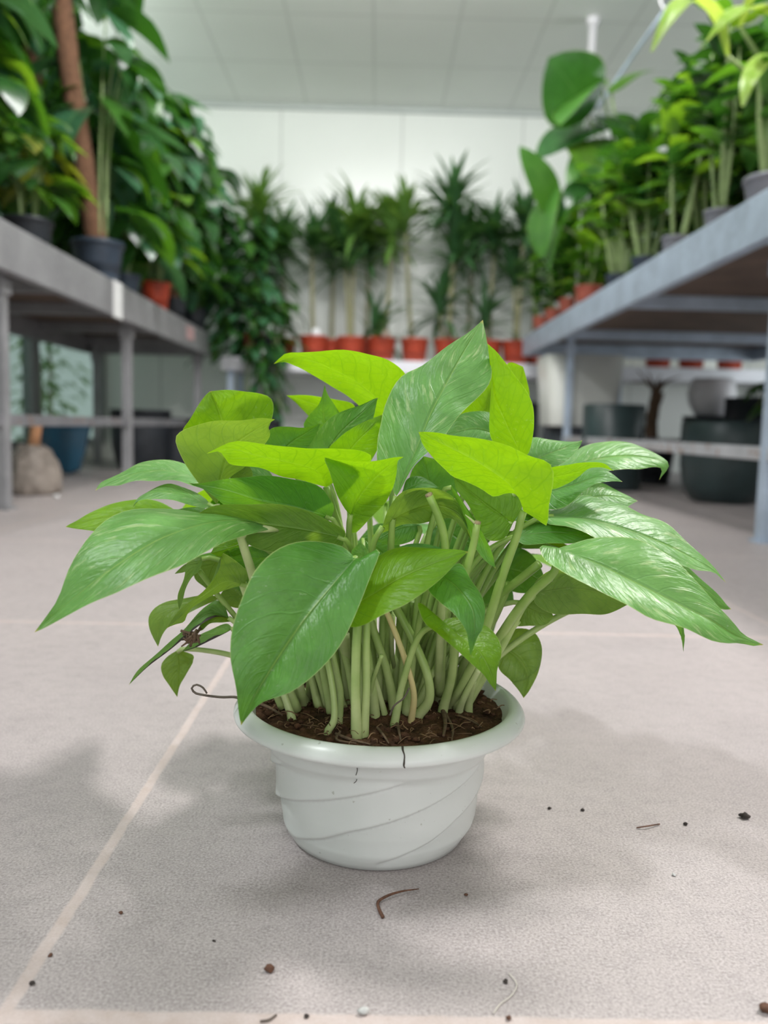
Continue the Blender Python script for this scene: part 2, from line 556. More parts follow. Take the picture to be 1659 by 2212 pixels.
def bench(label, x_edge, x_far, y0, y1, z_lo, z_hi, x_leg, leg_ys, x_leg_far, rail_z, leg_r, M_galv=M_galv, M_rail=None):
    M_rail = M_rail or globals()['M_rail']
    sx = 1 if x_far > x_edge else -1
    root = thing('plant_bench', label, 'bench', ((x_edge + x_far) / 2, (y0 + y1) / 2, 0))
    bm = nb()
    xa, xb = sorted((x_edge, x_edge + sx * 0.035))
    box(bm, (xa, y0, z_lo), (xb, y1, z_hi), 0.004)
    xa, xb = sorted((x_far, x_far - sx * 0.035))
    box(bm, (xa, y0, z_lo), (xb, y1, z_hi), 0.004)
    for y in (y0, y1 - 0.035):
        xa, xb = sorted((x_edge + sx * 0.035, x_far - sx * 0.035))
        box(bm, (xa, y, z_lo), (xb, y + 0.035, z_hi), 0.004)
    obj('apron', bm, M_galv, root, smooth=False)
    bm = nb()
    xa, xb = sorted((x_edge + sx * 0.036, x_far - sx * 0.036))
    box(bm, (xa, y0 + 0.036, z_hi - 0.035), (xb, y1 - 0.036, z_hi - 0.012))
    obj('deck_board', bm, M_board, root, smooth=False)
    for y in sorted(list(leg_ys) + [(a + b) / 2 for a, b in zip(leg_ys[:-1], leg_ys[1:])]):
        bm = nb(); box(bm, (xa, y - 0.025, z_hi - 0.085), (xb, y + 0.025, z_hi - 0.036), 0.003)
        obj('cross_bearer', bm, M_galv, root, smooth=False)
    for xl in (x_leg, x_leg_far):
        for y in leg_ys:
            bm = nb()
            box(bm, (xl - leg_r, y - leg_r, 0.008), (xl + leg_r, y + leg_r, z_hi - 0.036), 0.003)
            box(bm, (xl - leg_r * 1.5, y - leg_r * 1.5, 0), (xl + leg_r * 1.5, y + leg_r * 1.5, 0.008))
            box(bm, (xl - leg_r * 1.4, y - leg_r * 1.4, z_lo - 0.05), (xl + leg_r * 1.4, y + leg_r * 1.4, z_lo - 0.005), 0.003)
            obj('leg', bm, M_galv, root, smooth=False)
    for xl in (x_leg, x_leg_far):
        bm = nb()
        for a, b in zip(leg_ys[:-1], leg_ys[1:]):
            box(bm, (xl - 0.016, a + leg_r, rail_z - 0.018), (xl + 0.016, b - leg_r, rail_z + 0.018), 0.003)
        obj('lower_rail', bm, M_rail, root, smooth=False)
    for y in leg_ys:
        bm = nb()
        a, b = sorted((x_leg + sx * leg_r, x_leg_far - sx * leg_r))
        box(bm, (a, y - 0.016, rail_z - 0.018), (b, y + 0.016, rail_z + 0.018), 0.003)
        obj('end_rail', bm, M_rail, root, smooth=False)
    return root


LZ, RZ = 0.825, 0.85
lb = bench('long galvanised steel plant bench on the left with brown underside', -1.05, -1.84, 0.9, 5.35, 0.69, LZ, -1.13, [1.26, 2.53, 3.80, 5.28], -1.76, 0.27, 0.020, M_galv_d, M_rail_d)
rb = bench('long galvanised steel plant bench on the right with brown underside', 0.89, 2.35, 0.7, 5.25, 0.735, RZ, 1.02, [0.9, 2.16, 4.50], 2.2, 0.232, 0.018)
bm = nb()
box(bm, (-1.053, 3.36, 0.685), (-1.0485, 3.47, LZ + 0.002)); box(bm, (-1.053, 3.36, LZ), (-0.99 - 0.12, 3.47, LZ + 0.002))
pl = obj('joint_plate', bm, plain('bright_joint_plate', C(0.88, 0.88, 0.88), 0.3, 0.05, 20), lb, smooth=False)
pl['label'] = 'bright white joint plate'
bm = nb(); box(bm, (-1.053, 4.62, 0.73), (-1.0485, 4.80, 0.80))
st = obj('sticker', bm, plain('faded_sticker', C(0.62, 0.40, 0.40), 0.6, 0.2, 30), lb, smooth=False)
st['label'] = 'faded pink sticker'
rs = thing('display_shelf', 'long white shelf along the back wall under the red pots', 'shelf', (0.5, 5.6, 0))
bm = nb(); box(bm, (-1.0, 5.36, 0.612), (2.85, 5.88, 0.695), 0.004); obj('shelf_top', bm, M_white, rs, smooth=False)
for x in (-0.95, 0.3, 1.55, 2.8):
    bm = nb(); box(bm, (x - 0.02, 5.42, 0), (x + 0.02, 5.46, 0.612)); obj('leg', bm, M_galv, rs, smooth=False)
    bm = nb(); box(bm, (x - 0.02, 5.80, 0), (x + 0.02, 5.84, 0.612)); obj('leg', bm, M_galv, rs, smooth=False)
SZ = 0.695

# ------------------------------------------------------------------ hero plant: the pot
PX, PY = 0.006, 0.560
pothos = thing('potted_pothos', 'leafy green pothos in a pale swirl-ribbed plastic pot on the floor tiles', 'potted plant', (PX, PY, 0))


def pot_mat():
    t = NT('pale_plastic')
    co = t.n('ShaderNodeTexCoord').outputs['Object']
    nz = t.noise(co, 14, 4)
    a = t.mix(t.ramp(nz, 0.3, 0.7), C(0.58, 0.61, 0.585), C(0.67, 0.69, 0.67))
    sp = t.ramp(t.noise(co, 210, 2), 0.72, 0.76)
    a = t.mix(t.math('MULTIPLY', sp, 0.5), a, C(0.25, 0.25, 0.2))
    p = t.n('ShaderNodeBsdfPrincipled', Base_Color=a, Roughness=0.33)
    p.inputs['Subsurface Weight'].default_value = 0.15
    p.inputs['Subsurface Radius'].default_value = (0.01, 0.012, 0.01)
    t.put(p, 'Normal', t.bump(t.noise(co, 60, 3), 0.12, 0.002))
    return t.out(p.outputs[0])


M_pot = pot_mat()
prof = [(0.0, 0.005), (0.045, 0.005), (0.056, 0.0), (0.0605, 0.0012), (0.0625, 0.005)]
zs = [0.0075 + i * 0.00125 for i in range(58)]


def body_r(z):
    k = [(0.0075, 0.0640), (0.012, 0.0662), (0.024, 0.0690), (0.045, 0.0722), (0.064, 0.0750), (0.073, 0.0778), (0.0788, 0.0815)]
    for (a, ra), (b, rb_) in zip(k[:-1], k[1:]):
        if z <= b:
            return ra + (rb_ - ra) * (z - a) / (b - a)
    return k[-1][1]


n_low = len(prof)
prof += [(body_r(z), z) for z in zs]
n_high = len(prof)
prof += [(0.0860, 0.0808), (0.0920, 0.0826), (0.0978, 0.0836), (0.0992, 0.0845), (0.0996, 0.0860), (0.0990, 0.0882), (0.0970, 0.0910), (0.0945, 0.0932), (0.0920, 0.0942), (0.0898, 0.0938), (0.0878, 0.0915), (0.0850, 0.086), (0.0775, 0.0785), (0.0715, 0.066), (0.0660, 0.03), (0.058, 0.012), (0.0, 0.012)]


def swirl(r, z, a, k):
    if k < n_low or k >= n_high:
        return r
    hi = 0.0645 + 0.0022 * math.sin(3 * a + 0.4)
    tw = 30.0 * z + 14.0 * max(0.0, z - 0.03) - 10.0 * max(0.0, 0.02 - z)
    ph = (a - tw + 0.55) / (2 * PI) * 6.0
    fr = ph - math.floor(ph)
    saw = fr ** 1.6 if fr < 0.90 else 0.845 * (1 - (fr - 0.90) / 0.10)
    amp = max(0.0, min(1.0, (hi - z) / 0.004)) * min(1.0, max(0.25, (z - 0.004) / 0.010))
    band = 0.0011 * max(0.0, min(1.0, (z - hi) / 0.0018)) * max(0.0, 1 - (z - hi) / 0.016)
    return r + amp * (0.0034 * (saw - 0.5) - 0.0016 * max(0.0, 1 - abs(fr - 0.965) / 0.05)) + band


bm = nb(); lathe(bm, prof, (PX, PY, 0), 300, fn=swirl)
bmesh.ops.remove_doubles(bm, verts=bm.verts, dist=1e-6)
pot = obj('pot', bm, M_pot, pothos)
# crack through the rolled lip
ca = math.radians(-81.5)
bm = nb()
pts = []
random.seed(4)
for r, z in ((0.0918, 0.0944), (0.0945, 0.0934), (0.0970, 0.0912), (0.0992, 0.0882), (0.0997, 0.0860), (0.0993, 0.0845)):
    a = ca + random.uniform(-0.010, 0.010)
    pts.append(V((PX + r * math.cos(a), PY + r * math.sin(a), z)))
tube(bm, pts, [0.0007, 0.0006, 0.0004, 0.0004, 0.0006, 0.0003], 6)
obj('crack', bm, plain('crack_dirt', C(0.05, 0.04, 0.03), 0.9, 0.1, 50), pot)
for a0, z0, a1, z1 in ((-1.735, 0.0775, -1.75, 0.0705), (-1.745, 0.0675, -1.77, 0.0645)):
    bm = nb()
    P0 = [V((PX + (body_r(z) + 0.0012) * math.cos(a), PY + (body_r(z) + 0.0012) * math.sin(a), z)) for a, z in ((a0, z0), ((a0 + a1) / 2 + .006, (z0 + z1) / 2), (a1, z1))]
    tube(bm, P0, 0.00022, 5)
    obj('hairline_crack', bm, plain('crack_dirt', C(0, 0, 0)), pot)

# soil
SOIL = 0.0855


def soil_mat():
    t = NT('peat_soil')
    co = t.n('ShaderNodeTexCoord').outputs['Object']
    n1, n2 = t.noise(co, 55, 6, 0.7), t.noise(co, 240, 4, 0.7)
    a = t.mix(t.ramp(n1, 0.35, 0.7), C(0.035, 0.019, 0.012), C(0.150, 0.072, 0.042))
    a = t.mix(t.math('MULTIPLY', t.ramp(n2, 0.55, 0.7), 0.5), a, C(0.22, 0.12, 0.07))
    p = t.n('ShaderNodeBsdfPrincipled', Base_Color=a, Roughness=0.95)
    p.inputs['Specular IOR Level'].default_value = 0.15
    t.put(p, 'Normal', t.bump(t.math('ADD', n1, n2), 0.9, 0.004))
    return t.out(p.outputs[0])


M_soil = soil_mat()
bm = nb()
NR, NA = 46, 160
rings = []
for i in range(NR + 1):
    r = 0.0858 * i / NR
    ring = []
    for j in range(NA):
        a = 2 * PI * j / NA
        x, y = r * math.cos(a), r * math.sin(a)
        h = noise.fractal(V((x * 60, y * 60, 3.1)), 1.0, 2.0, 5) * 0.0032 + noise.noise(V((x * 300, y * 300, 1))) * 0.0012
        h = h * min(1, (NR - i) / 4 + 0.15) + 0.003 * math.cos(r / 0.0862 * PI / 2)
        ring.append(bm.verts.new((PX + x, PY + y, SOIL + h)))
    rings.append(ring)
for i in range(NR):
    for j in range(NA):
        q = (j + 1) % NA
        bm.faces.new((rings[i][j], rings[i + 1][j], rings[i + 1][q], rings[i][q]))
bmesh.ops.remove_doubles(bm, verts=bm.verts, dist=1e-6)
obj('soil', bm, M_soil, pothos)
random.seed(11)
bm = nb()
for i in range(240):
    a, r = random.uniform(0, 2 * PI), 0.083 * math.sqrt(random.random())
    p = V((PX + r * math.cos(a), PY + r * math.sin(a), SOIL + 0.0035 + random.uniform(0, .003)))
    d = V((random.uniform(-1, 1), random.uniform(-1, 1), random.uniform(-0.1, 0.3))) * random.uniform(0.004, 0.010)
    q = p + d + V((random.uniform(-.004, .004), random.uniform(-.004, .004), 0))
    tube(bm, [p, p + d * 0.6 + V((0, 0, .001)), q], random.choice((0.00018, 0.00025, 0.0004)), 4, 5)
fb = obj('coir_fibre', bm, plain('coir', C(0.26, 0.15, 0.08), 0.9, 0.3, 100), pothos)
fb['kind'] = 'stuff'
bm = nb()
for i in range(170):
    a, r = random.uniform(0, 2 * PI), 0.082 * math.sqrt(random.random())
    c = V((PX + r * math.cos(a), PY + r * math.sin(a), SOIL + 0.0025))
    s = random.uniform(0.001, 0.0034)
    g = bmesh.ops.create_icosphere(bm, subdivisions=1, radius=s)['verts']
    for v in g:
        v.co = V((v.co.x * 1.2, v.co.y, v.co.z * 0.8)) * random.uniform(0.65, 1.25) + c
cl = obj('peat_crumbs', bm, M_soil, pothos)
cl['kind'] = 'stuff'

# ------------------------------------------------------------------ hero plant: leaves


def W3(p):
    """(x, y in the photograph, centimetres behind the pot axis) -> world"""
    return atY(p[0], p[1], PY + p[2] / 100.0)


def with_dz(lst, dz):
    return [(p[0], p[1], p[2] if len(p) > 2 else dz) for p in lst]




def grounded(pts):
    """pixel path ending at the soil: its lower end is slid in depth until it stands on the soil"""
    e = atZ(pts[-1][0], pts[-1][1], SOIL + 0.002)
    dd = (e.y - PY) * 100 - pts[-1][2]
    n = len(pts) - 1
    return [W3((p[0], p[1], p[2] + dd * (i / n))) for i, p in enumerate(pts)]


NVL, NUL = 30, 9


def traced_leaf(mat, mid, L, R, dm=0.0, dl=None, dr=None, bulge=0.07, flip=False, petiole='auto', pr=0.0022, rip=0.004, seed=None, name='leaf', label=None, pmat=None):
    dl = dm if dl is None else dl
    dr = dm if dr is None else dr
    Mw = [W3(p) for p in with_dz(mid, dm)]
    Lw = [Mw[0]] + [W3(p) for p in with_dz(L, dl)] + [Mw[-1]]
    Rw = [Mw[0]] + [W3(p) for p in with_dz(R, dr)] + [Mw[-1]]
    ms, ls, rs_ = cr_sample(Mw, NVL), cr_sample(Lw, NVL), cr_sample(Rw, NVL)
    rnd = random.Random(seed if seed is not None else int(mid[0][0] * 7 + mid[-1][1] * 13))
    off = V((rnd.uniform(0, 50), rnd.uniform(0, 50), rnd.uniform(0, 50)))
    bm = nb()
    uvl = bm.loops.layers.uv.verify()
    rows = []
    for i in range(NVL):
        v = i / (NVL - 1)
        row = []
        tan = ms[min(i + 1, NVL - 1)] - ms[max(i - 1, 0)]
        nr = (rs_[i] - ls[i]).cross(tan)
        if nr.length > 1e-12:
            nr.normalize()
        if nr.z < 0:
            nr = -nr
        for j in range(-NUL, NUL + 1):
            s = abs(j) / NUL
            e = ls[i] if j < 0 else rs_[i]
            w = (e - ms[i]).length
            p = ms[i].lerp(e, s)
            if j:
                p = p + nr * (w * bulge * math.sin(PI * s ** 0.8) * (-1 if flip else 1))
                p = p + nr * (noise.noise(p * 38 + off) * rip * min(1, s * 1.3) * (4 * v * (1 - v)) ** 0.5)
            row.append((bm.verts.new(p), ((j / NUL + 1) / 2, v)))
        rows.append(row)
    for i in range(NVL - 1):
        for j in range(2 * NUL):
            q = (rows[i][j], rows[i][j + 1], rows[i + 1][j + 1], rows[i + 1][j])
            f = bm.faces.new([x[0] for x in q])
            for lp, x in zip(f.loops, q):
                lp[uvl].uv = x[1]
    bmesh.ops.remove_doubles(bm, verts=bm.verts, dist=2e-6)
    o = obj(name, bm, mat, pothos)
    if label:
        o['label'] = label
    if petiole:
        base = Mw[0]
        bm = nb()
        if petiole == 'auto':
            sx = PX + max(-0.055, min(0.055, (base.x - PX) * 0.33)) + rnd.uniform(-.008, .008)
            sy = PY + max(-0.045, min(0.06, (base.y - PY) * 0.40)) + rnd.uniform(-.012, .012)
            soil = V((sx, sy, SOIL))
            k = (base - soil)
            c1 = soil + V((k.x * 0.22, k.y * 0.22, k.z * 0.45))
            c2 = soil + V((k.x * 0.62, k.y * 0.62, k.z * 0.84 + 0.004))
            pts = [soil, c1, c2, base, base + (ms[2] - ms[0]) * 0.6]
        else:
            pts = grounded(petiole)[::-1]
            pts.append(base)
        tube(bm, pts, [pr * 1.35, pr * 1.05, pr, pr * 0.9, pr * 0.75], 8, 26)
        obj('petiole', bm, pmat or M_stalk, o)
    return o


T = traced_leaf
# ---- front, left
T(M_var, [(600, 1141, -5.5), (497, 1124, -7), (361, 1158, -9), (241, 1230, -10.5), (150, 1300, -11), (74, 1366, -11)],
  [(565, 1134, -4.5), (452, 1113, -4.5), (361, 1100, -5), (271, 1097, -6), (211, 1137, -7.5), (180, 1179, -9), (150, 1233, -10), (120, 1297, -11)],
  [(560, 1152, -6.5), (512, 1161, -8), (452, 1191, -9.5), (361, 1230, -11), (271, 1270, -12), (180, 1309, -12), (105, 1351, -11.5)],
  bulge=0.08, petiole=[(522, 1150, -6.5), (531, 1195, -6), (545, 1240, -5), (585, 1400, -2), (640, 1535, -1)], pr=0.0031, pmat=M_pale)
T(M_old, [(768, 1206, -7.5), (720, 1262, -8.6), (660, 1335, -9.8), (600, 1422, -10.8), (548, 1508, -11.3), (521, 1567, -11.2)],
  [(742, 1181, -7.2), (692, 1168, -7), (640, 1171, -7.6), (598, 1188, -8.4), (550, 1236, -9.6), (519, 1300, -10.6), (500, 1360, -11.2), (497, 1420, -11.6), (510, 1485, -11.7), (516, 1535, -11.4)],
  [(790, 1203, -8), (821, 1184, -8.2), (800, 1246, -9), (772, 1318, -10), (736, 1393, -10.8), (690, 1448, -11.5), (630, 1494, -11.9), (568, 1516, -11.8), (541, 1540, -11.5)],
  bulge=0.10, petiole=[(762, 1215, -7), (765, 1300, -5), (745, 1500, -2.5)], pr=0.0028)
T(M_yng, [(745, 1318, -6.8), (800, 1287, -7.8), (870, 1246, -8.2), (950, 1212, -8), (1012, 1192, -7.6)],
  [(752, 1262, -5), (815, 1205, -5), (860, 1187, -5.4), (900, 1182, -6), (960, 1188, -7)],
  [(752, 1352, -9), (820, 1332, -10), (870, 1310, -10), (920, 1280, -9.6), (970, 1235, -8.6)], bulge=0.08, pr=0.0026)
T(M_old, [(948, 1240, -6.4), (990, 1272, -8), (1022, 1320, -9.4), (1024, 1372, -9.8), (1016, 1420, -9.6)],
  [(922, 1266, -7.5), (951, 1304, -9), (986, 1339, -10), (1005, 1363, -10.2), (1013, 1395, -9.9)],
  [(990, 1212, -6.2), (1019, 1250, -7.5), (1041, 1285, -8.4), (1049, 1317, -9), (1043, 1353, -9.5), (1030, 1382, -9.8)], bulge=0.08)
T(M_yng, [(945, 1352, -7), (990, 1376, -7.3), (1035, 1408, -7.7), (1060, 1452, -8), (1071, 1493, -8)],
  [(928, 1316, -6.4), (902, 1303, -7.4), (915, 1346, -8.2), (948, 1376, -8.8), (1011, 1425, -8.8), (1041, 1452, -8.5), (1058, 1478, -8.2)],
  [(965, 1336, -6.2), (1005, 1334, -5.6), (1051, 1356, -5.4), (1078, 1392, -6.2), (1082, 1418, -7), (1074, 1450, -7.6)], bulge=0.05, pr=0.0022)
# ---- tall centre leaf
T(M_var, [(856, 1072, -2.5), (880, 1015, -2.6), (905, 958, -2.4), (930, 895, -1.6), (960, 837, -0.6), (995, 772, 0.8), (1043, 691, 2.4)],
  [(842, 1045, -2.2), (818, 1010, -1.4), (812, 955, -0.9), (820, 915, -0.6), (828, 880, -0.4), (848, 840, 0), (875, 807, 0.4), (921, 782, 0.7), (969, 746, 1.2), (1011, 719, 1.8)],
  [(872, 1050, -4), (897, 1006, -4.2), (932, 966, -3.4), (966, 933, -2.4), (1011, 879, -1), (1053, 837, 0), (1062, 810, 0.5), (1058, 776, 1.2), (1051, 740, 1.8)],
  bulge=0.06, petiole=[(852, 1088, -2.6), (846, 1150, -3.0), (843, 1230, -3.0), (838, 1340, -2.5), (830, 1520, -2.0)], pr=0.0026)
# ---- bright leaf right of centre seen from below
T(M_yng, [(1131, 1104, -5), (1121, 1076, -5.2), (1101, 1048, -5.4), (1071, 1024, -5.6), (1011, 987, -5.8), (951, 957, -5.6), (904, 933, -5.0)],
  [(1160, 1125, -6), (1178, 1137, -6.5), (1185, 1096, -7.2), (1193, 1060, -7.8), (1195, 1021, -8), (1184, 1001, -8.1), (1141, 981, -8.1), (1101, 960, -8), (1056, 947, -7.6), (1011, 939, -7.2), (951, 935, -6.2)],
  [(1124, 1086, -4.2), (1110, 1069, -3.6), (1089, 1067, -3.2), (1068, 1072, -3), (1038, 1054, -3), (1005, 1038, -3.2), (978, 1028, -3.4), (957, 1008, -3.8), (930, 981, -4.4), (911, 957, -4.9)],
  bulge=0.06, petiole=[(1130, 1104, -5), (1117, 1155, -5), (1090, 1230, -4.8), (1062, 1320, -4), (1030, 1420, -3), (988, 1530, -2)], pr=0.0032)
T(M_yng, [(1108, 1130, -1.5), (1075, 1108, -1.6), (1030, 1075, -1.8), (980, 1030, -2)],
  [(1086, 1164, -1.8), (1052, 1166, -2), (1026, 1117, -2.2), (1008, 1090, -2.2), (985, 1060, -2.2)],
  [(1128, 1090, -1), (1100, 1048, -0.8), (1050, 1025, -1), (1010, 1020, -1.4)], bulge=0.06, pr=0.0022)
# ---- bright cupped leaf left of centre
T(M_yng, [(757, 1112, -4.2), (772, 1081, -4.6), (796, 1048, -5.2), (832, 1013, -6), (872, 987, -6.6)],
  [(747, 1102, -4.6), (727, 1066, -5.4), (712, 1021, -6.4), (701, 993, -7), (721, 998, -7.6), (772, 997, -7.8), (805, 992, -7.6), (848, 988, -7)],
  [(763, 1156, -3.4), (800, 1124, -3.4), (833, 1093, -3.8), (846, 1065, -4.4), (856, 1021, -5.4), (861, 995, -6.2)],
  bulge=0.05, petiole=[(756, 1114, -4.2), (753, 1185, -4.5), (752, 1300, -4), (748, 1500, -3)], pr=0.0024)
T(M_yng, [(705, 1052, -3), (684, 1018, -3.9), (630, 1001, -5), (560, 986, -6.2), (500, 971, -7), (446, 980, -7.2)],
  [(738, 1032, -3.5), (785, 1012, -4.4), (803, 985, -5.4), (787, 972, -6), (766, 966, -6.4), (727, 967, -6.8), (669, 974, -7.2), (621, 968, -7.6), (576, 961, -7.8), (537, 956, -7.8), (501, 957, -7.6)],
  [(683, 1045, -2.8), (651, 1037, -3.2), (606, 1030, -4), (561, 1016, -5), (500, 1000, -5.8), (486, 986, -6.6), (472, 974, -7)],
  bulge=0.04, petiole=[(706, 1056, -3), (722, 1110, -3.2), (742, 1165, -3.2), (775, 1330, -2.5), (800, 1510, -1.5)], pr=0.0030)
# ---- upper left folded pair
T(M_olv, [(468, 1090, -2.2), (480, 1020, -2.4), (505, 965, -3), (550, 930, -3.6), (594, 906, -4)],
  [(425, 1039, -2.6), (395, 993, -3.2), (379, 948, -3.8), (394, 932, -4.2), (440, 918, -4.4), (486, 910, -4.6), (531, 903, -4.6), (563, 900, -4.4)],
  [(495, 1036, -1.6), (531, 1007, -1.8), (562, 972, -2.4), (576, 950, -2.8), (583, 934, -3.2), (579, 914, -3.6)],
  bulge=0.05, pr=0.003, petiole=[(468, 1096, -2.2), (480, 1130, -2), (560, 1350, -1.5), (660, 1520, 0)], pmat=M_pale)
T(M_yng, [(500, 1010, 1), (490, 950, 0.6), (475, 895, 0.2), (454, 845, 0)],
  [(430, 985, -0.6), (394, 934, -1.4), (410, 906, -1.4), (428, 876, -1), (446, 852, -0.4)],
  [(560, 960, 0.6), (582, 921, 0.2), (590, 897, 0), (591, 873, -0.2), (584, 859, -0.3), (561, 850, -0.3), (531, 846, -0.2), (490, 842, 0)], bulge=0.05)
T(M_olv, [(520, 1050, 0.5), (515, 1020, 0.2), (525, 1000, 0)], [(498, 1035, 0.2), (503, 1010, 0)], [(545, 1030, 0.4), (540, 1008, 0.1)])
T(M_var, [(610, 1060, 1.5), (570, 1035, 1.4), (525, 1012, 1.4)], [(575, 1010, 1.6), (540, 1002, 1.6)], [(590, 1050, 1.2), (540, 1035, 1.2)])
# ---- top yellow leaf and the spikes behind
T(M_yng, [(850, 905, 6), (790, 840, 4.6), (705, 792, 3.2), (640, 771, 2.4), (591, 786, 1.8)],
  [(880, 855, 4), (878, 808, 2.6), (832, 776, 1.2), (787, 764, 0.8), (742, 758, 0.6), (697, 756, 0.8), (651, 758, 1.2), (614, 762, 1.6)],
  [(812, 905, 6.6), (764, 866, 6), (742, 849, 5.4), (712, 831, 5), (675, 813, 4.4), (639, 788, 3.2), (612, 779, 2.2)], bulge=0.05)
T(M_yng, [(770, 910, 9), (710, 885, 8.5), (660, 868, 8), (618, 854, 7.5)],
  [(765, 875, 8.5), (727, 863, 8), (697, 858, 7.6), (651, 856, 7.4)],
  [(730, 935, 9), (685, 915, 8.6), (655, 888, 8.2), (636, 868, 7.8)])
T(M_old, [(712, 950, 6), (700, 905, 5.6), (698, 870, 5.2), (701, 831, 5)],
  [(656, 922, 5.4), (668, 897, 5.2), (687, 876, 5), (695, 858, 5)],
  [(752, 920, 5.6), (732, 890, 5.2), (720, 870, 5), (708, 852, 5)])
T(M_var, [(690, 1000, 2.4), (735, 935, 2.2), (780, 893, 2.2), (817, 859, 2.4)],
  [(655, 985, 2), (667, 953, 1.6), (688, 927, 1.4), (712, 903, 1.4), (742, 887, 1.6), (787, 873, 2)],
  [(740, 990, 2.6), (785, 940, 2.8), (808, 903, 2.8), (814, 882, 2.6)])
T(M_yng, [(735, 1000, 0), (770, 955, -0.4), (800, 925, -0.4), (825, 896, 0)],
  [(708, 972, -0.6), (727, 948, -0.9), (757, 927, -0.9), (787, 911, -0.5)],
  [(785, 1010, 0.4), (812, 975, 0.4), (826, 930, 0.2)])
T(M_old, [(600, 985, 1.2), (630, 955, 1), (662, 935, 0.8), (692, 915, 0.6)],
  [(573, 958, 0.8), (585, 928, 0.4), (621, 920, 0.2), (655, 920, 0.3)],
  [(640, 990, 1.6), (665, 968, 1.4), (682, 940, 1)])
# ---- mid left dark and olive leaves
T(M_old, [(715, 1118, -4), (650, 1100, -4.4), (560, 1082, -4.8), (490, 1060, -5.2), (407, 1043, -5.4)],
  [(722, 1098, -4.6), (712, 1078, -5), (697, 1057, -5.4), (667, 1040, -5.8), (621, 1031, -6), (576, 1030, -6), (531, 1034, -6), (486, 1037, -5.8), (440, 1042, -5.6)],
  [(690, 1140, -3.4), (620, 1130, -3.6), (550, 1115, -4), (487, 1092, -4.6), (462, 1074, -5), (440, 1056, -5.2)], bulge=0.05)
T(M_olv, [(742, 1162, -6), (660, 1145, -6), (570, 1132, -6), (500, 1122, -6), (428, 1110, -6)],
  [(747, 1150, -6.4), (727, 1131, -6.8), (697, 1117, -7), (651, 1102, -7.3), (606, 1090, -7.4), (561, 1086, -7.3), (501, 1090, -6.8), (455, 1096, -6.4)],
  [(738, 1182, -5.4), (690, 1196, -5), (620, 1196, -4.8), (545, 1178, -5), (490, 1152, -5.4), (450, 1126, -5.8)], bulge=0.05)
T(M_yng, [(540, 1168, -3.6), (500, 1182, -3.6), (455, 1195, -3.6)], [(520, 1160, -3.4), (470, 1172, -3.4)], [(530, 1192, -3.4), (480, 1204, -3.4)])
T(M_old, [(600, 1200, -3.2), (550, 1205, -3.2), (482, 1190, -3.4)], [(560, 1178, -3.6), (510, 1182, -3.6)], [(585, 1235, -2.8), (530, 1228, -3), (495, 1206, -3.2)])
# ---- centre
T(M_olv, [(826, 1138, -2.6), (880, 1108, -2.8), (945, 1092, -3), (992, 1112, -3), (1018, 1166, -3)],
  [(838, 1098, -3.4), (867, 1064, -3.8), (897, 1056, -4), (951, 1056, -4), (975, 1068, -3.8), (990, 1084, -3.6), (1006, 1118, -3.2)],
  [(802, 1162, -2.4), (835, 1148, -2), (870, 1130, -2), (911, 1128, -2), (955, 1119, -2.2), (980, 1120, -2.6), (998, 1138, -2.9)],
  bulge=0.06, petiole=[(826, 1140, -2.6), (812, 1160, -2.8), (803, 1190, -3), (800, 1330, -2), (815, 1520, -1)], pr=0.0026)
T(M_old, [(868, 1062, -3.4), (908, 1045, -3), (948, 1052, -2.8)], [(880, 1040, -2.6), (905, 1032, -2.4), (932, 1038, -2.4)], [(898, 1057, -3.8), (932, 1054, -3.6)], petiole=None)
T(M_old, [(970, 1046, -3), (1003, 1095, -3.4), (1036, 1160, -3.9), (1071, 1228, -4.2)],
  [(982, 1085, -2.8), (1008, 1145, -3.2), (1030, 1187, -3.8), (1050, 1212, -4)],
  [(992, 1072, -3.6), (1019, 1108, -4), (1042, 1148, -4.2), (1062, 1190, -4.3)])
T(M_old, [(955, 1110, 3), (930, 1050, 2.6), (915, 985, 2.4)], [(885, 1065, 2.4), (890, 1015, 2.2)], [(990, 1055, 2.6), (960, 1000, 2.4)])
T(M_old, [(910, 1135, -1), (865, 1140, -1.2), (812, 1168, -1.6)], [(880, 1125, -1), (835, 1130, -1.2)], [(895, 1165, -1.2), (845, 1178, -1.4)])
T(M_old, [(850, 1190, -4), (900, 1180, -4), (975, 1192, -4.4)], [(865, 1180, -4), (905, 1174, -4), (945, 1181, -4.2)], [(880, 1200, -4), (930, 1200, -4.2)])
T(M_var, [(783, 1212, -6.2), (785, 1192, -6.4), (778, 1171, -6.6)], [(763, 1203, -6.6), (758, 1190, -6.8), (766, 1180, -6.8)], [(800, 1206, -6), (797, 1192, -6.2), (788, 1180, -6.4)], petiole=None)
# ---- upper right
T(M_yng, [(1128, 990, 2), (1117, 962, 1.8), (1101, 931, 1.6), (1086, 897, 1.4), (1069, 860, 1.2), (1062, 815, 1), (1053, 742, 0.8)],
  [(1085, 985, 2.6), (1060, 945, 2.6), (1060, 891, 2.4), (1061, 831, 2), (1061, 780, 1.4)],
  [(1142, 979, 1.2), (1151, 951, 0.8), (1157, 905, 0.2), (1153, 873, 0), (1138, 846, 0), (1110, 815, 0.1), (1089, 785, 0.4), (1070, 757, 0.6)], bulge=0.05)
T(M_yng, [(1100, 930, 7), (1115, 870, 6.6), (1130, 792, 6)], [(1070, 880, 6.6), (1085, 820, 6), (1100, 784, 5.8)], [(1135, 900, 7), (1143, 855, 6.6), (1138, 822, 6.2)])
T(M_yng, [(1025, 965, 6), (1045, 895, 5.6), (1072, 805, 5)], [(985, 925, 5.6), (1000, 870, 5.2), (1035, 830, 5)], [(1075, 930, 6), (1090, 860, 5.6)])
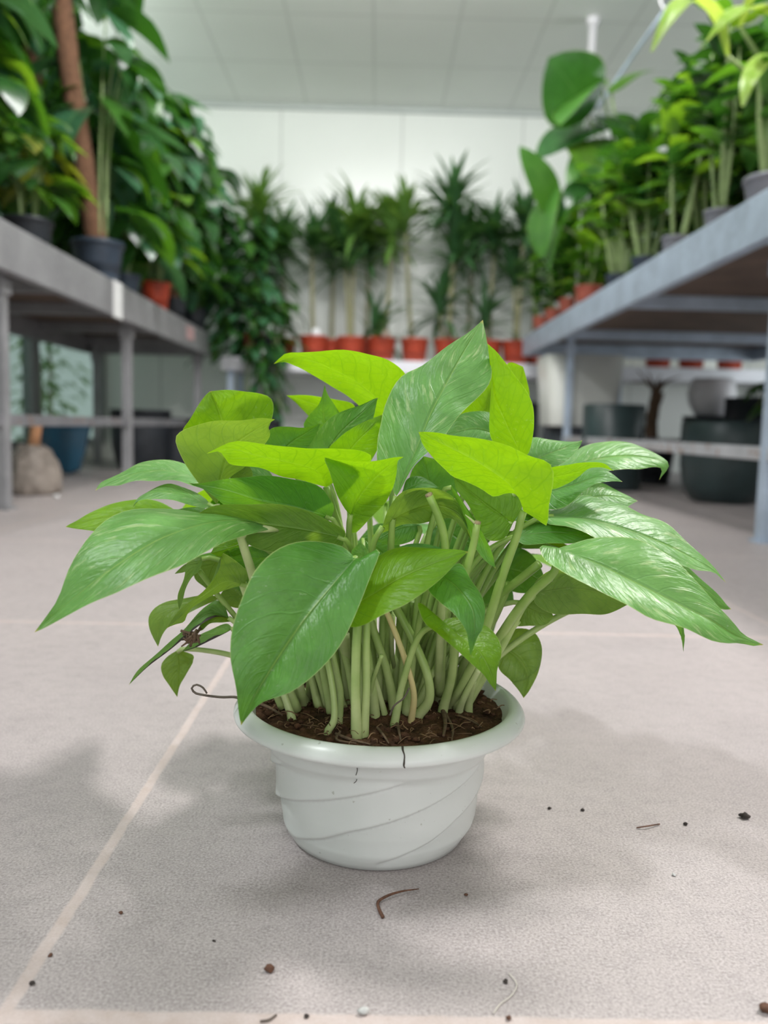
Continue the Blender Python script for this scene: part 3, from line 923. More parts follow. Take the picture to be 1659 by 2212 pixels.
T(M_var, [(1090, 945, 4), (1030, 925, 4), (962, 940, 3.6)], [(1065, 893, 4.6), (1011, 892, 4.6), (985, 902, 4.2)], [(1080, 980, 3.4), (1000, 965, 3.2)])
T(M_var, [(1120, 1010, 2.6), (1175, 985, 2.6), (1225, 965, 2.8), (1258, 951, 3)],
  [(1118, 965, 3.6), (1150, 946, 4.2), (1184, 950, 4), (1220, 952, 3.6)],
  [(1150, 1035, 1.8), (1196, 1011, 1.6), (1231, 991, 2), (1250, 966, 2.6)])
T(M_var, [(1200, 1018, 5), (1290, 992, 5.4), (1370, 985, 6), (1428, 996, 6), (1441, 1008, 5.8), (1424, 1037, 5.6)],
  [(1205, 1000, 6), (1231, 984, 7), (1255, 965, 7.6), (1289, 957, 8), (1353, 956, 8), (1386, 964, 7.6), (1422, 981, 6.8), (1446, 1003, 6)],
  [(1240, 1032, 4), (1302, 1020, 4), (1370, 1014, 4.6), (1412, 1009, 5.4), (1430, 1014, 5.6)])
T(M_yng, [(1168, 1035, -1), (1228, 1024, -1), (1285, 1008, -1), (1326, 1017, -1)],
  [(1188, 1014, -1.8), (1235, 1006, -1.8), (1268, 1003, -1.6), (1305, 1001, -1.3)],
  [(1190, 1058, -0.4), (1228, 1043, -0.3), (1252, 1028, -0.5), (1274, 1012, -0.8), (1308, 1010, -0.9)])
T(M_old, [(1168, 1068, 0.6), (1240, 1047, 0.8), (1300, 1030, 1), (1345, 1041, 1)],
  [(1190, 1035, 2.4), (1240, 1015, 2.6), (1279, 1013, 2.4), (1312, 1020, 1.8)],
  [(1180, 1097, -0.6), (1208, 1102, -0.8), (1230, 1094, -0.7), (1262, 1065, -0.4), (1284, 1045, 0), (1320, 1041, 0.6)])
T(M_var, [(1235, 1092, 2.6), (1290, 1072, 2.8), (1335, 1073, 3), (1378, 1082, 3)],
  [(1250, 1060, 4), (1282, 1042, 4.4), (1302, 1040, 4.4), (1329, 1052, 4), (1356, 1067, 3.4)],
  [(1265, 1112, 1.8), (1320, 1106, 2), (1350, 1098, 2.4), (1366, 1088, 2.8)])
# ---- right large pair
T(M_var, [(1178, 1114, -0.6), (1270, 1122, -0.6), (1370, 1150, -0.6), (1460, 1187, -0.6), (1530, 1226, -0.8), (1569, 1259, -1)],
  [(1200, 1094, 1.2), (1258, 1071, 2.6), (1289, 1081, 2.8), (1336, 1092, 2.8), (1386, 1109, 2.4), (1437, 1132, 1.8), (1471, 1156, 1), (1504, 1186, 0.2), (1542, 1226, -0.4)],
  [(1180, 1131, -1.8), (1218, 1138, -2.4), (1252, 1150, -2.8), (1302, 1167, -3.2), (1380, 1196, -3), (1464, 1214, -2.4), (1504, 1229, -1.8), (1540, 1236, -1.3)], bulge=0.07)
T(M_var, [(1205, 1194, -5), (1242, 1200, -5.6), (1289, 1217, -6.2), (1353, 1249, -7), (1403, 1274, -7.5), (1471, 1308, -8), (1538, 1341, -8.4), (1590, 1373, -8.5), (1650, 1393, -8.4)],
  [(1203, 1188, -4.8), (1218, 1180, -4.4), (1262, 1168, -3.8), (1309, 1162, -3.8), (1353, 1161, -4.2), (1386, 1168, -4.8), (1420, 1185, -5.4), (1464, 1217, -6.2), (1498, 1250, -7), (1531, 1287, -7.6), (1555, 1313, -8), (1582, 1341, -8.3), (1608, 1370, -8.5)],
  [(1186, 1190, -5.2), (1167, 1173, -5.4), (1168, 1192, -6), (1176, 1213, -6.6), (1201, 1232, -7.4), (1241, 1254, -8.2), (1285, 1274, -8.8), (1336, 1297, -9.4), (1386, 1321, -9.8), (1437, 1345, -9.8), (1487, 1366, -9.6), (1538, 1386, -9.2), (1575, 1390, -9), (1600, 1389, -8.7), (1626, 1396, -8.5)],
  bulge=0.07, petiole=[(1198, 1234, -5), (1150, 1279, -4.6), (1110, 1330, -4), (1078, 1378, -3.4), (1022, 1455, -2.4), (990, 1512, -2)], pr=0.0034)
T(M_old, [(1400, 1188, 2), (1480, 1240, 1.6), (1540, 1285, 1.4), (1580, 1316, 1.2)], [(1440, 1192, 2.4), (1466, 1211, 2.2), (1504, 1243, 2), (1555, 1288, 1.6)], [(1420, 1230, 1.4), (1490, 1290, 1), (1562, 1315, 1)])
T(M_old, [(1112, 1158, -1.4), (1200, 1150, -1.4), (1302, 1165, -1.6)], [(1140, 1138, -0.4), (1200, 1130, -0.2), (1262, 1146, -0.8)], [(1130, 1178, -2), (1200, 1173, -2.2), (1255, 1168, -2)])
T(M_olv, [(1150, 1282, -3), (1235, 1272, -3.2), (1310, 1284, -3.4), (1362, 1303, -3.6)],
  [(1158, 1255, -3.8), (1201, 1230, -4.4), (1262, 1235, -4.6), (1322, 1270, -4.2)],
  [(1158, 1304, -2.4), (1201, 1323, -2.2), (1241, 1330, -2.2), (1289, 1331, -2.4), (1330, 1318, -3)],
  petiole=[(1155, 1281, -3), (1130, 1310, -2.8), (1090, 1385, -2), (1045, 1460, -1.5), (1005, 1525, -1)], pr=0.003, pmat=M_stalk)
T(M_olv, [(1120, 1300, -0.6), (1150, 1318, -0.8), (1196, 1332, -1)], [(1145, 1285, -0.8), (1185, 1310, -1)], [(1105, 1330, -0.4), (1110, 1353, -0.4), (1145, 1352, -0.6), (1180, 1347, -0.8)])
T(M_olv, [(1085, 1398, 1.8), (1118, 1420, 1.6), (1140, 1458, 1.6), (1131, 1508, 1.6)],
  [(1072, 1420, 1.4), (1078, 1447, 1.2), (1098, 1466, 1.2), (1117, 1487, 1.4)],
  [(1098, 1364, 2.4), (1127, 1357, 2.4), (1154, 1366, 2.2), (1171, 1398, 2), (1163, 1452, 1.8), (1146, 1486, 1.7)], bulge=0.16)
T(M_old, [(1425, 1285, 0.5), (1460, 1325, 0), (1474, 1365, 0), (1477, 1409, 0)], [(1448, 1288, 0.5), (1472, 1330, 0), (1479, 1370, 0)], [(1425, 1320, 0), (1462, 1355, 0), (1472, 1380, 0)])
# ---- left, behind
T(M_var, [(452, 1052, 1), (390, 1022, 1.6), (320, 1018, 2), (250, 1037, 2), (206, 1060, 1.6)],
  [(430, 1020, 2.4), (407, 1003, 3.2), (370, 992, 3.8), (331, 995, 4), (301, 1004, 3.8), (277, 1016, 3.4), (241, 1030, 2.6), (217, 1043, 2)],
  [(422, 1053, 0.4), (376, 1041, 0.4), (346, 1037, 0.6), (301, 1043, 1), (265, 1050, 1.2), (229, 1050, 1.5)])
T(M_var, [(456, 1092, -0.6), (400, 1070, -0.2), (346, 1062, 0), (310, 1072, 0), (287, 1096, -0.2)],
  [(446, 1077, 0.2), (422, 1060, 0.8), (392, 1048, 1.2), (367, 1043, 1.4), (340, 1048, 1.2), (316, 1060, 0.8), (297, 1075, 0.3)],
  [(447, 1099, -1.2), (407, 1087, -1), (376, 1076, -0.8), (346, 1073, -0.6), (312, 1076, -0.4), (293, 1086, -0.3)])
T(M_yng, [(395, 1115, 4), (300, 1108, 4), (210, 1120, 3.6), (141, 1138, 3.4)],
  [(370, 1098, 4.6), (331, 1083, 5), (301, 1079, 5), (271, 1081, 5), (226, 1090, 4.6), (196, 1104, 4.2), (165, 1127, 3.8)],
  [(370, 1145, 3.2), (280, 1152, 3), (196, 1148, 3), (160, 1144, 3.2)])
T(M_old, [(452, 1112, 0.8), (420, 1104, 0.8), (380, 1102, 0.8)], [(440, 1095, 1.2), (405, 1096, 1)], [(430, 1122, 0.4), (400, 1112, 0.6)])
T(M_olv, [(528, 1264, -3), (490, 1256, -3.2), (450, 1280, -3.6), (415, 1306, -3.8), (390, 1332, -3.8), (360, 1357, -3.8)],
  [(537, 1239, -3.6), (525, 1225, -4), (501, 1205, -4.4), (479, 1194, -4.6), (476, 1225, -4.6), (463, 1251, -4.4), (443, 1271, -4.2), (426, 1285, -4.1), (405, 1302, -4), (381, 1326, -3.9)],
  [(501, 1270, -2.6), (465, 1281, -2.8), (441, 1292, -3), (417, 1309, -3.3), (404, 1328, -3.5), (398, 1343, -3.6), (378, 1350, -3.7)], bulge=0.04, rip=0.002)
T(M_olv, [(475, 1290, 2), (410, 1303, 1.8), (352, 1335, 1.6), (341, 1397, 1.4)],
  [(453, 1286, 2.4), (417, 1286, 2.6), (381, 1291, 2.6), (356, 1299, 2.4), (335, 1314, 2.2), (323, 1333, 2), (324, 1357, 1.8), (333, 1382, 1.6)],
  [(466, 1297, 1.6), (443, 1308, 1.2), (409, 1327, 1), (381, 1344, 1), (361, 1359, 1.1), (348, 1378, 1.3)])
T(M_brn, [(494, 1335, -0.8), (455, 1325, -0.9), (415, 1350, -1), (370, 1393, -1.2), (322, 1432, -1.2), (278, 1480, -1.2)],
  [(487, 1312, -0.6), (472, 1295, -0.4), (448, 1307, -0.3), (429, 1324, -0.3), (395, 1362, -0.5), (368, 1384, -0.6), (332, 1418, -0.8), (296, 1451, -1)],
  [(470, 1332, -1.2), (450, 1340, -1.4), (424, 1356, -1.6), (388, 1386, -1.7), (356, 1412, -1.6), (320, 1441, -1.5)], bulge=0.03, rip=0.001, petiole=[(494, 1335, -.8), (520, 1355, -.8), (560, 1420, -.8), (610, 1530, -.5)], label='scorched leaf with a brown margin')
T(M_olv, [(506, 1342, -0.4), (465, 1330, -0.6), (426, 1362, -0.8)], [(490, 1330, 0), (466, 1319, 0), (440, 1340, -0.4)], [(480, 1346, -1), (455, 1348, -1.1), (436, 1362, -1)], petiole=None, rip=0.001)
T(M_brn, [(504, 1358, 0.6), (465, 1368, 0.4), (430, 1385, 0.2), (392, 1408, 0)], [(490, 1347, 1), (455, 1361, 0.8), (425, 1375, 0.4)], [(480, 1372, 0.2), (441, 1391, 0), (415, 1402, 0)], rip=0.001, label='dark withered leaf with brown patches')
T(M_olv, [(384, 1404, 3.4), (386, 1440, 3.4), (384, 1475, 3.4), (383, 1506, 3.4)],
  [(360, 1420, 3.2), (348, 1438, 3), (352, 1460, 3), (366, 1481, 3.1), (377, 1497, 3.3)],
  [(404, 1410, 3.6), (419, 1419, 3.6), (402, 1454, 3.6), (389, 1480, 3.5)])
T(M_olv, [(440, 1203, -1.4), (410, 1248, -1.2), (391, 1285, -1), (387, 1318, -1)], [(409, 1208, -1), (397, 1251, -1), (384, 1288, -0.9)], [(431, 1232, -1.6), (414, 1248, -1.5), (401, 1271, -1.3), (394, 1300, -1.1)], rip=0.001)
T(M_olv, [(476, 1200, 1), (455, 1230, 0.8), (446, 1272, 0.6)], [(428, 1212, 0.6), (420, 1248, 0.6)], [(485, 1235, 1), (466, 1262, 0.8)])
T(M_olv, [(415, 1212, 0.4), (395, 1228, 0.4), (377, 1240, 0.4)], [(395, 1222, 0.6)], [(405, 1234, 0.2)], petiole=None)
T(M_olv, [(530, 1290, 1), (495, 1288, 1), (470, 1300, 1)], [(510, 1272, 1.2), (485, 1275, 1.2)], [(520, 1312, 0.8), (490, 1308, 0.8)])
# ---- hidden crown: leaves on the far side of the plant that close the dome
rnd = random.Random(21)
for k in range(26):
    a = math.radians(rnd.uniform(-8, 188)) if k < 18 else math.radians(rnd.uniform(10, 170))
    inner = k >= 18
    rad = rnd.uniform(0.05, 0.085) if inner else rnd.uniform(0.075, 0.12)
    zb = rnd.uniform(0.150, 0.205) if inner else rnd.uniform(0.165, 0.235)
    b = V((PX + rad * math.cos(a) * 0.9, PY + 0.03 + rad * math.sin(a), zb))
    ln = rnd.uniform(0.06, 0.085) if inner else rnd.uniform(0.085, 0.115)
    tip = b + V((math.cos(a) * ln, math.sin(a) * ln, -ln * rnd.uniform(0.1, 0.6) if not inner else ln * rnd.uniform(-.2, .3)))
    if not inner and abs(math.cos(a)) > 0.75:
        tip.z = max(tip.z, 0.16)
    bm = nb()
    add_leaf(bm, b, tip, V((math.cos(a) * .3, math.sin(a) * .3, 1)), ln * 0.72, 0.12, 0.25, nv=14, nu=8)
    o = obj('leaf', bm, [M_old, M_var, M_yng, M_old][k % 4], pothos)
    soil = V((PX + (b.x - PX) * 0.35, PY + 0.01 + (b.y - PY) * 0.35, SOIL))
    bm = nb(); tube(bm, [soil, soil.lerp(b, 0.45) + V((0, 0, .025)), b.lerp(tip, .06)], [0.0028, 0.0022, 0.0016], 8, 16)
    obj('petiole', bm, M_stalk, o)

rnd = random.Random(5)
for (bx_, by_, tx_, ty_, dz, w_) in ((1010, 1240, 1110, 1300, 6, .05), (1080, 1225, 1180, 1262, 5, .05), (940, 1230, 880, 1330, 7, .055), (1040, 1200, 960, 1290, 8, .055), (1000, 1280, 1060, 1380, 9, .05), (800, 1240, 730, 1330, 6, .055),
                                     (860, 1225, 800, 1320, 8, .055), (720, 1220, 640, 1290, 5, .05), (900, 1200, 980, 1250, 9, .06), (650, 1220, 590, 1300, 6, .05), (780, 1160, 860, 1230, 7, .055), (930, 1130, 1020, 1190, 6, .055), (560, 1230, 500, 1300, 4, .04)):
    b, tp = W3((bx_, by_, dz)), W3((tx_, ty_, dz + rnd.uniform(-1, 1)))
    bm = nb(); add_leaf(bm, b, tp, V((rnd.uniform(-.3, .3), -0.9, 0.6)), w_, 0.12, 0.2, nv=14, nu=8)
    o = obj('leaf', bm, M_old, pothos)
    soil = V((PX + (b.x - PX) * 0.4, PY + 0.02, SOIL))
    bm = nb(); tube(bm, [soil, soil.lerp(b, 0.5) + V((0, 0, .01)), b.lerp(tp, .05)], [0.0028, 0.0022, 0.0016], 8, 14)
    obj('petiole', bm, M_stalk, o)

# ---- bare leaf stalks between the canopy and the soil


def stalk(pts, rpx, mat=M_stalk, name='stalk', taper=(1.0, 1.0, 1.05, 1.35)):
    bm = nb()
    Pw = grounded(pts) if name in ('stalk', 'surface_root') else [W3(p) for p in pts]
    end = Pw[-1]
    if name == 'surface_root':
        Pw = [atZ(p[0], p[1], SOIL + 0.004) for p in pts]
    if name == 'stalk':
        Pw.append(end + V((0, 0, -0.004)))
    r = rpx * 0.00031
    tube(bm, Pw, [r * q for q in taper], 10, 24)
    return obj(name, bm, mat, pothos)


for px_, r_, m_ in (
    ([(776, 1300, -6), (770, 1390, -6.2), (768, 1480, -6.3), (770, 1590, -6.2)], 9, M_stalk),
    ([(793, 1300, -5.6), (791, 1400, -5.9), (791, 1490, -6), (786, 1586, -6)], 8, M_stalk),
    ([(790, 1300, -3), (806, 1360, -3.4), (836, 1450, -4), (852, 1540, -4.4)], 9, M_stalk),
    ([(820, 1290, -4.5), (845, 1345, -5), (875, 1425, -5.6), (894, 1500, -5.8), (888, 1560, -5.8)], 6, M_tan),
    ([(845, 1295, -2.6), (862, 1325, -3), (895, 1388, -4), (925, 1465, -4.8), (926, 1515, -5), (902, 1548, -5)], 9, M_stalk),
    ([(955, 1290, -4.2), (950, 1400, -4.4), (947, 1470, -4.4), (948, 1515, -4.2)], 9, M_pale),
    ([(982, 1370, -4), (976, 1460, -4.2), (956, 1538, -4.4)], 9, M_stalk),
    ([(1026, 1425, -3), (992, 1492, -3.2), (973, 1525, -3.2)], 9, M_stalk),
    ([(1034, 1445, -2.6), (1003, 1506, -2.8), (992, 1538, -2.8)], 7, M_pale),
    ([(1022, 1470, -2), (1016, 1500, -2), (1012, 1534, -2)], 8, M_pale),
    ([(700, 1400, -4), (712, 1450, -4.6), (721, 1510, -5), (721, 1558, -5.2), (708, 1580, -5.2)], 6.5, M_stalk),
    ([(716, 1400, -4), (727, 1450, -4.2), (736, 1500, -4.4), (732, 1564, -4.6)], 6.5, M_stalk),
    ([(744, 1370, -2.5), (748, 1440, -2.6), (754, 1520, -2.8)], 11, M_pale),
    ([(846, 1330, -3.4), (848, 1420, -3.8), (862, 1495, -4)], 5, M_pale),
    ([(950, 1356, -5), (930, 1364, -5.2), (908, 1412, -5.4), (896, 1485, -5.4)], 5, M_stalk),
    ([(800, 1440, -3.6), (815, 1485, -3.8), (832, 1550, -4)], 6, M_pale),
    ([(825, 1415, -4.4), (804, 1480, -4.8), (801, 1548, -5)], 4.5, M_stalk),
    ([(870, 1300, -2), (866, 1400, -2.4), (880, 1500, -2.8)], 12, M_stalk),
    ([(905, 1290, -1.5), (912, 1400, -1.6), (905, 1500, -2)], 10, M_stalk),
    ([(888, 1300, -1), (895, 1360, -1.4), (905, 1440, -1.8), (880, 1510, -2)], 9, M_stalk),
    ([(760, 1300, -1.5), (765, 1400, -1.8), (780, 1510, -2)], 10, M_olv and M_stalk),
    ([(985, 1300, -1), (975, 1400, -1), (960, 1500, -1)], 9, M_stalk),
    ([(1100, 1260, -2), (1065, 1340, -2), (1020, 1420, -1.8), (985, 1510, -1.5)], 9, M_stalk),
    ([(1085, 1275, -1.2), (1050, 1330, -1), (1010, 1420, -0.8), (975, 1500, -0.6)], 9, M_stalk),
    ([(1165, 1218, -3.6), (1125, 1250, -3.4), (1085, 1283, -3), (1050, 1340, -2.6), (1000, 1440, -2), (970, 1510, -1.6)], 9, M_stalk),
    ([(1120, 1340, -1.6), (1075, 1395, -1.4), (1030, 1470, -1.2), (1005, 1530, -1.2)], 7, M_stalk),
    ([(430, 1232, -1), (470, 1285, -1), (507, 1330, -1), (560, 1400, -1), (625, 1510, -0.6)], 6, M_stalk),
    ([(612, 1495, -2.6), (622, 1525, -2.8), (630, 1552, -2.9)], 8, M_pale),
    ([(645, 1470, -1.8), (652, 1500, -2), (655, 1522, -2)], 9, M_pale),
    ([(670, 1440, -1), (668, 1480, -1), (665, 1510, -1)], 7, M_stalk),
):
    stalk(px_, r_, m_)
for pts_, r_ in (([(962, 1200, -5), (958, 1150, -5.2), (945, 1110, -5.4), (927, 1070, -5.6)], 9), ([(1005, 1240, -5.2), (1015, 1205, -5.3), (1024, 1170, -5.4), (1031, 1130, -5.6)], 8.5)):
    low = [(950, 1500, -0.2), (958, 1350, -3)] if r_ == 9 else [(975, 1500, -0.2), (990, 1340, -3)]
    s_ = stalk(low + pts_, r_, M_stalk, 'cut_stalk', (1.2, 1.0, 1.0, 0.85))
    a, b = W3(pts_[-2]), W3(pts_[-1])
    d = (b - a).normalized()
    bm = nb(); tube(bm, [b - d * 0.0002, b + d * 0.0012], [r_ * 0.00031 * 0.87, r_ * 0.00031 * 0.80], 10, 4)
    c_ = obj('cut_face', bm, M_cut, s_)
    c_['label'] = 'dry brown cut end'
bm = nb(); tube(bm, [W3((1028, 1132, -5.6)), W3((1018, 1123, -5.7)), W3((1005, 1112, -5.8))], [0.001, 0.0008, 0.0002], 6); obj('torn_sheath', bm, M_pale, pothos)
# surface roots, the dark wire-like tendril, the dry tendril over the rim
for pts_, r_ in (([(948, 1500, -4.8), (956, 1532, -5.4), (962, 1560, -5.8), (958, 1590, -6.2)], 5), ([(962, 1540, -5.6), (978, 1575, -6), (976, 1600, -6.4)], 3), ([(850, 1545, -5.4), (860, 1572, -6), (866, 1600, -6.6)], 3),
                 ([(815, 1572, -6), (830, 1590, -6.4), (840, 1606, -6.8)], 2.5), ([(725, 1585, -6), (760, 1598, -6.6), (800, 1608, -7)], 3), ([(990, 1545, -3.6), (1020, 1558, -3.8), (1040, 1570, -4.2)], 2.5),
                 ([(560, 1520, -3.4), (580, 1528, -4), (610, 1545, -4.4)], 3.5), ([(735, 1580, -5.5), (728, 1598, -6.4), (770, 1606, -6.8)], 2.5)):
    stalk(pts_, r_, M_root, 'surface_root', (1, 1.1, 0.9, 0.5))
stalk([(884, 1486, -5.6), (872, 1508, -5.8), (852, 1524, -5.8), (842, 1545, -5.6)], 1.8, M_twig, 'dark_tendril', (1, 1, 1, 1))
stalk([(528, 1520, -2), (513, 1507, -2.2), (477, 1506, -2.6), (438, 1501, -3), (420, 1496, -3), (414, 1486, -3), (423, 1479, -3), (438, 1485, -3), (447, 1498, -3)], 2.4, M_twig, 'dry_tendril', (1.3, 1.1, 1, 0.8))
bm = nb()
rnd = random.Random(8)
c = W3((412, 1377, -1.6))
for k in range(16):
    d = V((rnd.uniform(-1, 1), rnd.uniform(-.6, .6), rnd.uniform(-1, 1))) * 0.0075
    tube(bm, [c - d, c + V((rnd.uniform(-.004, .004), 0, rnd.uniform(-.004, .004))), c + d * rnd.uniform(.5, 1)], [0.0009, 0.0012, 0.0005], 5, 6)
obj('withered_clump', bm, M_root, pothos)


# ------------------------------------------------------------------ nursery stock: materials
B_dark = leaf_mat('foliage_dark_glossy', (0.032, 0.110, 0.028), (0.018, 0.068, 0.018), (0.08, 0.28, 0.015), 0.24, 0.20, 0.0, spec=0.6, detail=False, vein=(0.12, 0.26, 0.08))
B_mid = leaf_mat('foliage_mid_green', (0.065, 0.190, 0.028), (0.036, 0.125, 0.020), (0.17, 0.44, 0.015), 0.32, 0.32, 0.0, spec=0.5, detail=False, vein=(0.2, 0.36, 0.1))
B_lite = leaf_mat('foliage_light_green', (0.13, 0.28, 0.030), (0.085, 0.20, 0.022), (0.30, 0.56, 0.02), 0.40, 0.36, 0.0, detail=False)
B_yel = leaf_mat('foliage_yellowing', (0.30, 0.31, 0.04), (0.19, 0.24, 0.035), (0.42, 0.46, 0.03), 0.40, 0.40, 0.0, detail=False)
B_blue = leaf_mat('foliage_blue_green', (0.065, 0.190, 0.095), (0.040, 0.130, 0.065), (0.12, 0.32, 0.08), 0.24, 0.22, 0.0, spec=0.6, detail=False)
B_dum = leaf_mat('foliage_cream_flecked', (0.26, 0.42, 0.07), (0.17, 0.33, 0.04), (0.50, 0.66, 0.08), 0.42, 0.34, 0.8, vcol=(0.72, 0.76, 0.45), detail=False)
B_drac = leaf_mat('foliage_dracaena', (0.055, 0.150, 0.060), (0.032, 0.100, 0.040), (0.15, 0.36, 0.06), 0.28, 0.32, 0.0, detail=False)
B_dracl = leaf_mat('foliage_dracaena_light', (0.13, 0.26, 0.06), (0.08, 0.18, 0.04), (0.28, 0.50, 0.06), 0.34, 0.34, 0.0, detail=False)
P_black = plain('black_pot_plastic', C(0.030, 0.036, 0.045), 0.42, 0.12, 20)
P_grey = plain('grey_pot_plastic', C(0.20, 0.205, 0.235), 0.42, 0.10, 20)
P_navy = plain('navy_pot_plastic', C(0.040, 0.058, 0.085), 0.40, 0.12, 20)
P_teal = plain('dark_teal_pot', C(0.035, 0.058, 0.060), 0.40, 0.15, 12)
P_red = plain('red_orange_pot', C(0.46, 0.060, 0.025), 0.42, 0.10, 20)
P_terra = plain('terracotta_pot', C(0.46, 0.115, 0.075), 0.55, 0.10, 20)
P_blue = plain('blue_glazed_pot', C(0.020, 0.115, 0.20), 0.22, 0.14, 9, coat=0.4)
P_white = plain('white_planter', C(0.74, 0.75, 0.70), 0.38, 0.05, 6)
P_lilac = plain('white_round_pot', C(0.74, 0.73, 0.76), 0.40, 0.05, 6)
P_mint = plain('pale_mint_pot', C(0.58, 0.68, 0.63), 0.35, 0.06, 8)
M_moss = plain('coir_moss_pole', C(0.20, 0.100, 0.055), 0.95, 0.25, 60, 0.8)
M_cane = plain('woody_cane', C(0.30, 0.30, 0.17), 0.6, 0.18, 40, col2=C(0.20, 0.19, 0.11))
M_gcane = plain('green_cane', C(0.26, 0.36, 0.14), 0.45, 0.14, 40)
M_earth = plain('potting_mix', C(0.055, 0.035, 0.024), 0.95, 0.25, 70, 0.6)
M_tagw = plain('white_plastic_tag', C(0.85, 0.85, 0.88), 0.5, 0.03, 20)


def pot_parts(root, r, h, mat, c, ribs=False, soil=True, lip=0.012):
    pr = [(0, 0.0), (r * 0.74, 0.0), (r * 0.76, h * 0.05), (r * 0.93, h * 0.86), (r * 0.94, h * 0.87), (r, h * 0.875), (r * 1.0, h * 0.98), (r * 0.985, h), (r * 0.94, h), (r * 0.92, h * 0.9), (r * 0.80, h * 0.2), (0, h * 0.2)]
    bm = nb(); lathe(bm, pr, c, 28)
    bmesh.ops.remove_doubles(bm, verts=bm.verts, dist=1e-6)
    o = obj('pot', bm, mat, root)
    if soil:
        bm = nb(); lathe(bm, [(r * 0.915, h * 0.88), (r * 0.5, h * 0.90), (0, h * 0.905)], c, 20)
        bmesh.ops.remove_doubles(bm, verts=bm.verts, dist=1e-6)
        obj('soil', bm, M_earth, root)
    return o


def bush(bm, c, rng, n, h0, h1, rad, ln, wid, mats_n, droop=(0.1, 0.7), shape=leaf_shape, sides=None, r0=0.25):
    """leaves all round an upright axis, each turned outwards"""
    for i in range(n):
        a = rng.uniform(0, 2 * PI) if sides is None else rng.uniform(*sides)
        z = rng.uniform(h0, h1)
        rr = rad * rng.uniform(r0, 1.0) * (1 - 0.35 * ((z - h0) / max(1e-3, h1 - h0)) ** 2)
        out = V((math.cos(a), math.sin(a), 0))
        L = ln * rng.uniform(0.65, 1.25)
        b = V(c) + out * rr * 0.75 + V((0, 0, z))
        a2 = a + rng.uniform(-0.7, 0.7)
        dr = rng.uniform(*droop)
        d = V((math.cos(a2), math.sin(a2), -dr)).normalized()
        up = V((math.cos(a2) * (0.5 + 0.5 * dr), math.sin(a2) * (0.5 + 0.5 * dr), 0.9 + rng.uniform(-.3, .3)))
        add_leaf(bm, b, b + d * L, up, L * wid * rng.uniform(0.85, 1.15), rng.uniform(0.05, 0.2), rng.uniform(0.05, 0.3), shape, 6, 4, rng.randrange(mats_n))


def clear_x(bm, x, sign):
    pass


def climber(label, cat, x, y, z, pr, ph, pmat, seed, n, h1, rad, ln, mats, pole=None, pole_lean=(0, 0), h0=0.08, wid=0.74, name='climbing_philodendron', group=None, petioles=10, droop=(0.3, 1.7), sides=None):
    rng = random.Random(seed)
    root = thing(name, label, cat, (x, y, z), group)
    pot_parts(root, pr, ph, pmat, (x, y, z))
    if pole:
        bm = nb(); tube(bm, [(x, y, z + ph * 0.8), (x + pole_lean[0] * .5, y + pole_lean[1] * .5, z + pole * .5), (x + pole_lean[0], y + pole_lean[1], z + pole)], [0.045, 0.043, 0.038], 12, 20)
        for v in bm.verts:
            v.co += V((noise.noise(v.co * 45), noise.noise(v.co * 45 + V((9, 0, 0))), 0)) * 0.006
        obj('moss_pole', bm, M_moss, root)
    for k in range(petioles):
        a = rng.uniform(0, 2 * PI)
        zt = rng.uniform(0.25, 0.8) * h1
        rr = rad * rng.uniform(0.3, 0.7)
        bm = nb()
        tube(bm, [(x + math.cos(a) * pr * .3, y + math.sin(a) * pr * .3, z + ph * 0.85), (x + math.cos(a) * rr * .5, y + math.sin(a) * rr * .5, z + ph + zt * .6), (x + math.cos(a) * rr, y + math.sin(a) * rr, z + ph + zt)], [0.006, 0.005, 0.003], 6, 10)
        obj('stem', bm, M_gcane, root)
    bm = nb()
    bush(bm, (x, y, z + ph), rng, n, h0, h1, rad, ln, wid, len(mats), droop=droop, sides=sides)
    obj('foliage', bm, mats, root)
    return root


# ------------------------------------------------------------------ left bench plants
G_L = 'climbing plants on the left bench'
LM = [B_dark, B_dark, B_mid, B_blue]
climber('bushy climbing plant in a black pot cropped by the left picture edge', 'potted plant', -1.19, 2.42, LZ, 0.085, 0.13, P_black, 1, 100, 0.80, 0.19, 0.20, LM + [B_lite], group=G_L)
climber('low plant with yellowing leaves in a small black pot at the left bench front', 'potted plant', -1.20, 2.92, LZ, 0.085, 0.12, P_black, 2, 60, 0.34, 0.14, 0.14, [B_yel, B_lite, B_mid, B_dark], group=G_L, droop=(0.3, 1.2))
climber('climbing plant on a thick brown moss pole in a dark blue pot', 'potted plant', -1.13, 3.42, LZ, 0.105, 0.155, P_navy, 3, 90, 1.12, 0.20, 0.23, LM, pole=1.18, pole_lean=(-0.13, -0.05), group=G_L, h0=0.12, sides=(-0.45, 4.2))
climber('dark leafy plant in a small navy pot just behind the dark blue one', 'potted plant', -1.17, 3.90, LZ, 0.075, 0.11, P_navy, 4, 130, 0.98, 0.22, 0.21, LM, group=G_L)
climber('leafy plant in the only red pot on the left bench', 'potted plant', -1.14, 4.32, LZ, 0.078, 0.145, P_red, 5, 130, 0.98, 0.22, 0.21, LM + [B_lite], group=G_L, h0=0.12)
climber('climbing plant in a black pot beyond the red pot with a thin moss pole', 'potted plant', -1.16, 4.75, LZ, 0.085, 0.13, P_black, 6, 170, 1.00, 0.28, 0.20, LM, pole=0.98, group=G_L)
climber('dense dark plant in a black pot at the far end of the left bench', 'potted plant', -1.13, 5.16, LZ, 0.085, 0.13, P_black, 7, 200, 0.90, 0.34, 0.19, LM, group=G_L)
G_LB = 'tall plants at the back of the left bench'
